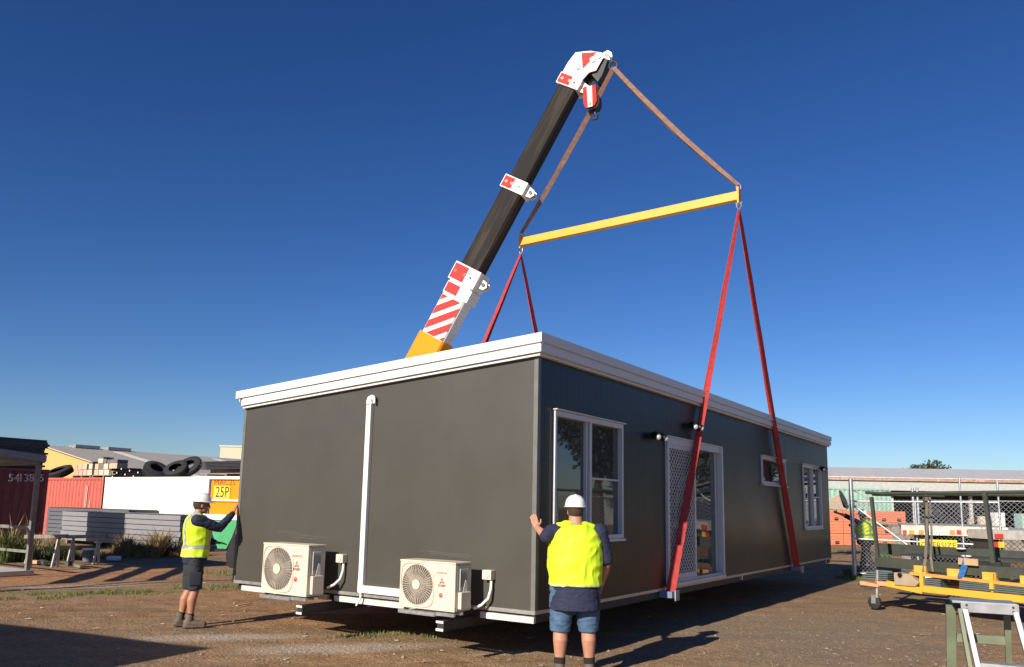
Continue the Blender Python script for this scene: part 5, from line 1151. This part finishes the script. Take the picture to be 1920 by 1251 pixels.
# ------------------------------------------------------------------ ground
M_soil = bpy.data.materials.new('dirt'); M_soil.use_nodes = True; nt = M_soil.node_tree; B = nt.nodes['Principled BSDF']; B.inputs['Roughness'].default_value = .95; B.inputs['Specular IOR Level'].default_value = .15
ge = nt.nodes.new('ShaderNodeNewGeometry'); pos = ge.outputs['Position']
def N_(tp, **k):
    n = nt.nodes.new(tp)
    for a, v in k.items():
        if a in n.inputs.keys(): n.inputs[a].default_value = v
        else: setattr(n, a, v)
    return n
def noise_(sc, det=6, rough=.6, st=(1,1,1)):
    mp = N_('ShaderNodeMapping'); mp.inputs['Scale'].default_value = st; nt.links.new(pos, mp.inputs['Vector'])
    n = N_('ShaderNodeTexNoise'); n.inputs['Scale'].default_value = sc; n.inputs['Detail'].default_value = det; n.inputs['Roughness'].default_value = rough; nt.links.new(mp.outputs['Vector'], n.inputs['Vector']); return n.outputs['Fac']
def ramp(fac, stops):
    r_ = N_('ShaderNodeValToRGB'); e = r_.color_ramp.elements
    while len(e) < len(stops): e.new(.5)
    for el_, (p, c) in zip(e, stops): el_.position = p; el_.color = (*c, 1) if isinstance(c, tuple) else (c,c,c,1)
    nt.links.new(fac, r_.inputs['Fac']); return r_.outputs['Color']
def mix(f, a, b_, bt='MIX'):
    m_ = N_('ShaderNodeMix'); m_.data_type = 'RGBA'; m_.blend_type = bt
    for s, v in (('Factor', f), ('A', a), ('B', b_)):
        if isinstance(v, (int, float)): m_.inputs[s].default_value = v
        elif isinstance(v, tuple): m_.inputs[s].default_value = (*v, 1)
        else: nt.links.new(v, m_.inputs[s])
    return m_.outputs['Result']
def mth(op, a, b_=None, cl=False):
    m_ = N_('ShaderNodeMath'); m_.operation = op; m_.use_clamp = cl
    for i, v in enumerate((a, b_)):
        if v is None: continue
        if isinstance(v, (int, float)): m_.inputs[i].default_value = v
        else: nt.links.new(v, m_.inputs[i])
    return m_.outputs[0]
sep = N_('ShaderNodeSeparateXYZ'); nt.links.new(pos, sep.inputs[0])
nbig, nmid, nfine, ngr = noise_(.35,5,.6), noise_(1.7,8,.65), noise_(14,6,.7), noise_(55,4,.7)
base = ramp(nmid, [(.28,(.23,.125,.058)),(.5,(.35,.21,.107)),(.72,(.48,.31,.17))])
base = mix(ramp(nbig, [(.4,0.0),(.62,1.0)]), base, (.30,.21,.13))
def blob(cx, cy, rx, ry, ang, n=nmid, amp=1.6):
    c, s = math.cos(ang), math.sin(ang); dx = mth('SUBTRACT', sep.outputs[0], cx); dy = mth('SUBTRACT', sep.outputs[1], cy)
    a = mth('DIVIDE', mth('ADD', mth('MULTIPLY', dx, c), mth('MULTIPLY', dy, s)), rx); b_ = mth('DIVIDE', mth('SUBTRACT', mth('MULTIPLY', dy, c), mth('MULTIPLY', dx, s)), ry)
    d = mth('ADD', mth('MULTIPLY', a, a), mth('MULTIPLY', b_, b_)); d = mth('ADD', d, mth('MULTIPLY', mth('SUBTRACT', n, .5), amp*2)); return mth('SUBTRACT', 1.0, d, True)
def gblob(px, py, rx, ry, ang, **k): p = gnd(px, py); return blob(p.x, p.y, rx, ry, ang, **k)
def aniso(sc, st, rotz):
    m1 = N_('ShaderNodeMapping'); m1.inputs['Rotation'].default_value = (0,0,rotz); nt.links.new(pos, m1.inputs['Vector']); m2 = N_('ShaderNodeMapping'); m2.inputs['Scale'].default_value = st; nt.links.new(m1.outputs['Vector'], m2.inputs['Vector'])
    n = N_('ShaderNodeTexNoise'); n.inputs['Scale'].default_value = sc; n.inputs['Detail'].default_value = 5; n.inputs['Distortion'].default_value = .4; nt.links.new(m2.outputs['Vector'], n.inputs['Vector']); return n.outputs['Fac']
trk = aniso(1.0, (.12,2.6,1), R(-12)); trk2 = aniso(1.0, (.15,3.5,1), R(38))
base = mix(.4, base, ramp(trk, [(.38,.68),(.5,1.0),(.62,1.22)]), 'MULTIPLY'); base = mix(.3, base, ramp(trk2, [(.4,.75),(.6,1.15)]), 'MULTIPLY')
red = gblob(150,1075,5,2.6,.6); base = mix(mth('MULTIPLY', red, .9, True), base, (.50,.25,.12))
gry = gblob(1450,1180,5.0,3.2,.3, amp=1.0); base = mix(mth('MULTIPLY', gry, .6, True), base, (.29,.235,.175))
grn = mth('MAXIMUM', gblob(560,1070,3.2,.9,.2), gblob(200,1108,2.6,.5,.3)); base = mix(mth('MULTIPLY', mth('MULTIPLY', grn, nfine), 1.3, True), base, (.19,.21,.08))
dust = mth('MAXIMUM', mth('MAXIMUM', gblob(640,1212,1.5,.42,.25, n=nfine), gblob(430,1192,1.3,.35,.2, n=nfine)), mth('MAXIMUM', gblob(955,1222,.6,.18,.5, n=nfine), gblob(150,1098,1.4,.35,.5, n=nfine)))
base = mix(mth('MULTIPLY', mth('MULTIPLY', dust, ramp(ngr, [(.38,0.0),(.62,1.0)])), .9, True), base, (.68,.63,.55))
base = mix(.65, base, ramp(nfine, [(.3,.52),(.7,1.35)]), 'MULTIPLY'); base = mix(.55, base, ramp(ngr, [(.3,.45),(.72,1.6)]), 'MULTIPLY')
nt.links.new(base, B.inputs['Base Color'])
vor = N_('ShaderNodeTexVoronoi'); vor.inputs['Scale'].default_value = 26; nt.links.new(pos, vor.inputs['Vector'])
h_ = mth('ADD', mth('ADD', mth('MULTIPLY', nfine, .030), mth('MULTIPLY', ngr, .012)), mth('MULTIPLY', nmid, .05)); h_ = mth('SUBTRACT', h_, mth('MULTIPLY', vor.outputs['Distance'], .012))
bp = N_('ShaderNodeBump'); bp.inputs['Strength'].default_value = .9; bp.inputs['Distance'].default_value = 1; nt.links.new(h_, bp.inputs['Height']); nt.links.new(bp.outputs['Normal'], B.inputs['Normal'])
b = MB(); xs_ = [-900,-200,-80,-40]+[-20+i*.5 for i in range(81)]+[40,80,200,900]; ys_ = [-100,-20,0]+[3+i*.5 for i in range(60)]+[50,90,200,1500]
gv = [[b.b.verts.new((x,y,(noise.noise(Vector((x*.8,y*.8,0)))*.022+noise.noise(Vector((x*.25,y*.25,4)))*.02-.018) if (abs(x) < 20 and 2 < y < 33) else -.01)) for y in ys_] for x in xs_]
for i in range(len(xs_)-1):
    for k in range(len(ys_)-1): b.b.faces.new((gv[i][k],gv[i+1][k],gv[i+1][k+1],gv[i][k+1]))
o = b.build('ground', M_soil, None, smooth=180); tag(o, 'brown gravelly dirt yard', 'ground', kind='structure')
# scattered stones
rnd = random.Random(4); b = MB()
def gz(x, y): return (noise.noise(Vector((x*.8,y*.8,0)))*.022+noise.noise(Vector((x*.25,y*.25,4)))*.02-.018)
base_v = [Vector(v) for v in ((1,0,0),(-1,0,0),(0,1,0),(0,-1,0),(0,0,1),(0,0,-1))]; base_f = ((0,2,4),(2,1,4),(1,3,4),(3,0,4),(2,0,5),(1,2,5),(3,1,5),(0,3,5))
for i in range(7000):
    px, py = rnd.uniform(-40,1960), 1040+215*rnd.random()**.75; p = gnd(px, py)
    if p.y > 25: continue
    s = rnd.uniform(.004,.013)*(1+ (rnd.random() < .03)*1.6); q = Matrix.Rotation(rnd.uniform(0,6.3),3,'Z')
    vs = [b.b.verts.new(Vector((p.x,p.y,gz(p.x,p.y)+s*.2))+q @ Vector((v.x*s*rnd.uniform(.7,1.5),v.y*s*rnd.uniform(.6,1.2),v.z*s*rnd.uniform(.4,.8)))) for v in base_v]
    for f in base_f: b.b.faces.new([vs[k] for k in f])
o = b.build('gravel', mat('stones', (.27,.20,.145), .9, var=.5, scale=3), None); tag(o, 'small loose stones scattered over the dirt', 'gravel', kind='stuff')
p0, p1 = gnd(444,1137), gnd(469,1133); b = MB(); b.bar((0,0,.012), p1-p0+Vector((0,0,.012)), .03, .015); o = b.build('stick', mat('pale_stick', (.55,.42,.27), .8)); o.location = p0; tag(o, 'short pale stick lying on the dirt left of the left air conditioner', 'stick')
b = MB()
for i in range(70):
    px, py = rnd.uniform(0,1900), 1085+160*rnd.random(); p = gnd(px,py); a = rnd.uniform(0,6.3); l = rnd.uniform(.012,.045); d = Vector((math.cos(a),math.sin(a),0)); s = Vector((-d.y,d.x,0)); z = Vector((0,0,gz(p.x,p.y)+.012)); p = Vector((p.x,p.y,0))+z; b.prism([p-d*l-s*l*.4,p+d*l-s*l*.3,p+d*l*.8+s*l*.4,p-d*l*.7+s*l*.5],(0,0,.004))
o = b.build('litter', mat('litter_pale', (.55,.5,.42), .8, var=.4, scale=4)); tag(o, 'tiny pale chips and scraps scattered over the dirt', 'litter', kind='stuff')
# grass and weeds
def grass(name, spots, m, label, cat='grass', seed=1):
    rnd = random.Random(seed); b = MB()
    for (cx, cy, rx, ry, ang, n, hh) in spots:
        for i in range(n):
            a = rnd.uniform(0,2*PI); r = rnd.random()**.6; x = math.cos(a)*r*rx; y = math.sin(a)*r*ry; x, y = x*math.cos(ang)-y*math.sin(ang)+cx, x*math.sin(ang)+y*math.cos(ang)+cy
            if noise.noise(Vector((x*2.5,y*2.5,seed))) < -.12: continue
            z = gz(x,y) if (abs(x) < 20 and y < 33) else -.01; h = hh*rnd.uniform(.4,1.2)*((1.25-r*r)*(1.0+.9*max(-.4,noise.noise(Vector((x*1.7,y*1.7,seed+5))))) if hh > .25 else 1); a = rnd.uniform(0,2*PI); w = (h*.05+.002 if hh < .25 else .004+h*.012); l = rnd.uniform(.1,.55 if hh < .25 else 1.1)*h; p = Vector((x,y,z)); s = Vector((math.cos(a+1.57),math.sin(a+1.57),0))*w; d = Vector((math.cos(a),math.sin(a),0))
            m1 = p+d*l*.35+Vector((0,0,h*.6)); tp = p+d*l+Vector((0,0,h)); b.face([p-s,p+s,m1+s*.7,m1-s*.7]); b.face([m1-s*.7,m1+s*.7,tp])
    o = b.build(name, m); return tag(o, label, cat, kind='stuff')
def g_(px, py): return gnd(px, py)
sp_ = []
for px, py, rx, ry, ang, n, hh in ((180,1112,1.2,.3,.2,1400,.05),(60,1120,1.0,.25,.2,900,.05),(240,1108,.8,.25,.2,800,.05),(430,1100,1.1,.5,.3,1400,.06),(470,1075,1.6,.7,.3,1200,.07),(700,1190,.6,.2,.3,350,.05),(830,1192,.3,.1,.3,250,.06),(1600,1085,.5,.4,.3,600,.10),(1618,1078,.5,.5,0,700,.2),(1590,1035,6,.5,-.1,900,.12)):
    p = g_(px, py); sp_.append((p.x,p.y,rx,ry,ang,n,hh))
grass('grass', sp_, mat('short_grass', (.13,.16,.045), .8, var=.5, scale=9), 'low patches of short green grass on the dirt')
def weeds(px, py, rx, ry, n, h, m, label, seed, nm='weed_clump'):
    p = g_(px, py); return grass(nm, [(p.x,p.y,rx,ry,-YAW*0+.6,n,h)], m, label, 'weeds', seed)
M_wg = mat('weed_green', (.11,.14,.04), .8, var=.5, scale=4); M_wd = mat('weed_dry', (.30,.22,.10), .85, var=.45, scale=5)
weeds(85, 1048, 1.4, .5, 3200, .48, M_wg, 'green weeds under the left trestle', 2); weeds(10, 1052, .9, .4, 1800, .6, M_wg, 'tall green weeds at the left edge behind the canopy rails', 3)
weeds(190, 1050, .5, .3, 700, .32, M_wg, 'small tuft of green weeds beside the bucket', 4); weeds(278, 1044, 1.5, .6, 6500, .55, M_wd, 'dry yellow brown weeds in front of the grey panels', 5)
weeds(335, 1042, .7, .5, 900, .38, M_wg, 'green weeds behind the left worker', 6); weeds(30, 1046, .9, .3, 300, 1.15, M_wd, 'tall dry weed stalks at the left edge', 9)
weeds(1655, 1062, .45, .3, 1400, .38, mat('weed_bright', (.16,.24,.06), .8, var=.4), 'bright green weed clump at the front of the trailer', 7)
weeds(1720, 1030, 1.5, .8, 800, .3, M_wg, 'weeds beside the flat-bed trailer', 8)
# ------------------------------------------------------------------ light, sky, camera
wd = bpy.data.worlds.new('World'); S.world = wd; wd.use_nodes = True; wn = wd.node_tree; bg = wn.nodes['Background']
sk = wn.nodes.new('ShaderNodeTexSky'); sk.sky_type = 'NISHITA'; sk.sun_disc = False; sk.sun_elevation = SUNEL; sk.sun_rotation = SUNAZ+PI; sk.altitude = 300; sk.air_density = 1.0; sk.dust_density = .2; sk.ozone_density = 2.0
hs = wn.nodes.new('ShaderNodeHueSaturation'); hs.inputs['Saturation'].default_value = 1.22
tn = wn.nodes.new('ShaderNodeMix'); tn.data_type = 'RGBA'; tn.blend_type = 'MULTIPLY'; tn.inputs['Factor'].default_value = 1; tn.inputs['B'].default_value = (.86,.98,1.22,1)
wn.links.new(sk.outputs['Color'], hs.inputs['Color']); wn.links.new(hs.outputs['Color'], tn.inputs['A']); gm = wn.nodes.new('ShaderNodeGamma'); gm.inputs['Gamma'].default_value = 1.2; wn.links.new(tn.outputs['Result'], gm.inputs['Color']); t2 = wn.nodes.new('ShaderNodeMix'); t2.data_type = 'RGBA'; t2.blend_type = 'MULTIPLY'; t2.inputs['Factor'].default_value = 1; t2.inputs['B'].default_value = (.78,.76,.79,1); wn.links.new(gm.outputs['Color'], t2.inputs['A']); wn.links.new(t2.outputs['Result'], bg.inputs['Color']); bg.inputs['Strength'].default_value = .05
sl_ = bpy.data.lights.new('sun', 'SUN'); sl_.energy = 5.0; sl_.angle = R(.5); sl_.color = (1,.90,.76); so = bpy.data.objects.new('sun', sl_); COL.objects.link(so)
sdir = Vector((SD.x*math.cos(SUNEL), SD.y*math.cos(SUNEL), -math.sin(SUNEL))); so.rotation_euler = sdir.to_track_quat('-Z','Y').to_euler(); so.location = (-10,-10,20)
cd = bpy.data.cameras.new('camera'); cam = bpy.data.objects.new('camera', cd); COL.objects.link(cam); S.camera = cam
cd.sensor_width = 36; cd.lens = FPX/1920*36; cd.shift_y = (PCY-625.5)/1920; cd.clip_end = 4000; cd.clip_start = .05
Mc = Matrix((_r, _u, -_f)).transposed().to_4x4(); Mc.translation = EYE; cam.matrix_world = Mc
S.view_settings.view_transform = 'Standard'; S.view_settings.look = 'None'; S.view_settings.exposure = .45; S.view_settings.gamma = 1
S.render.engine = 'CYCLES'
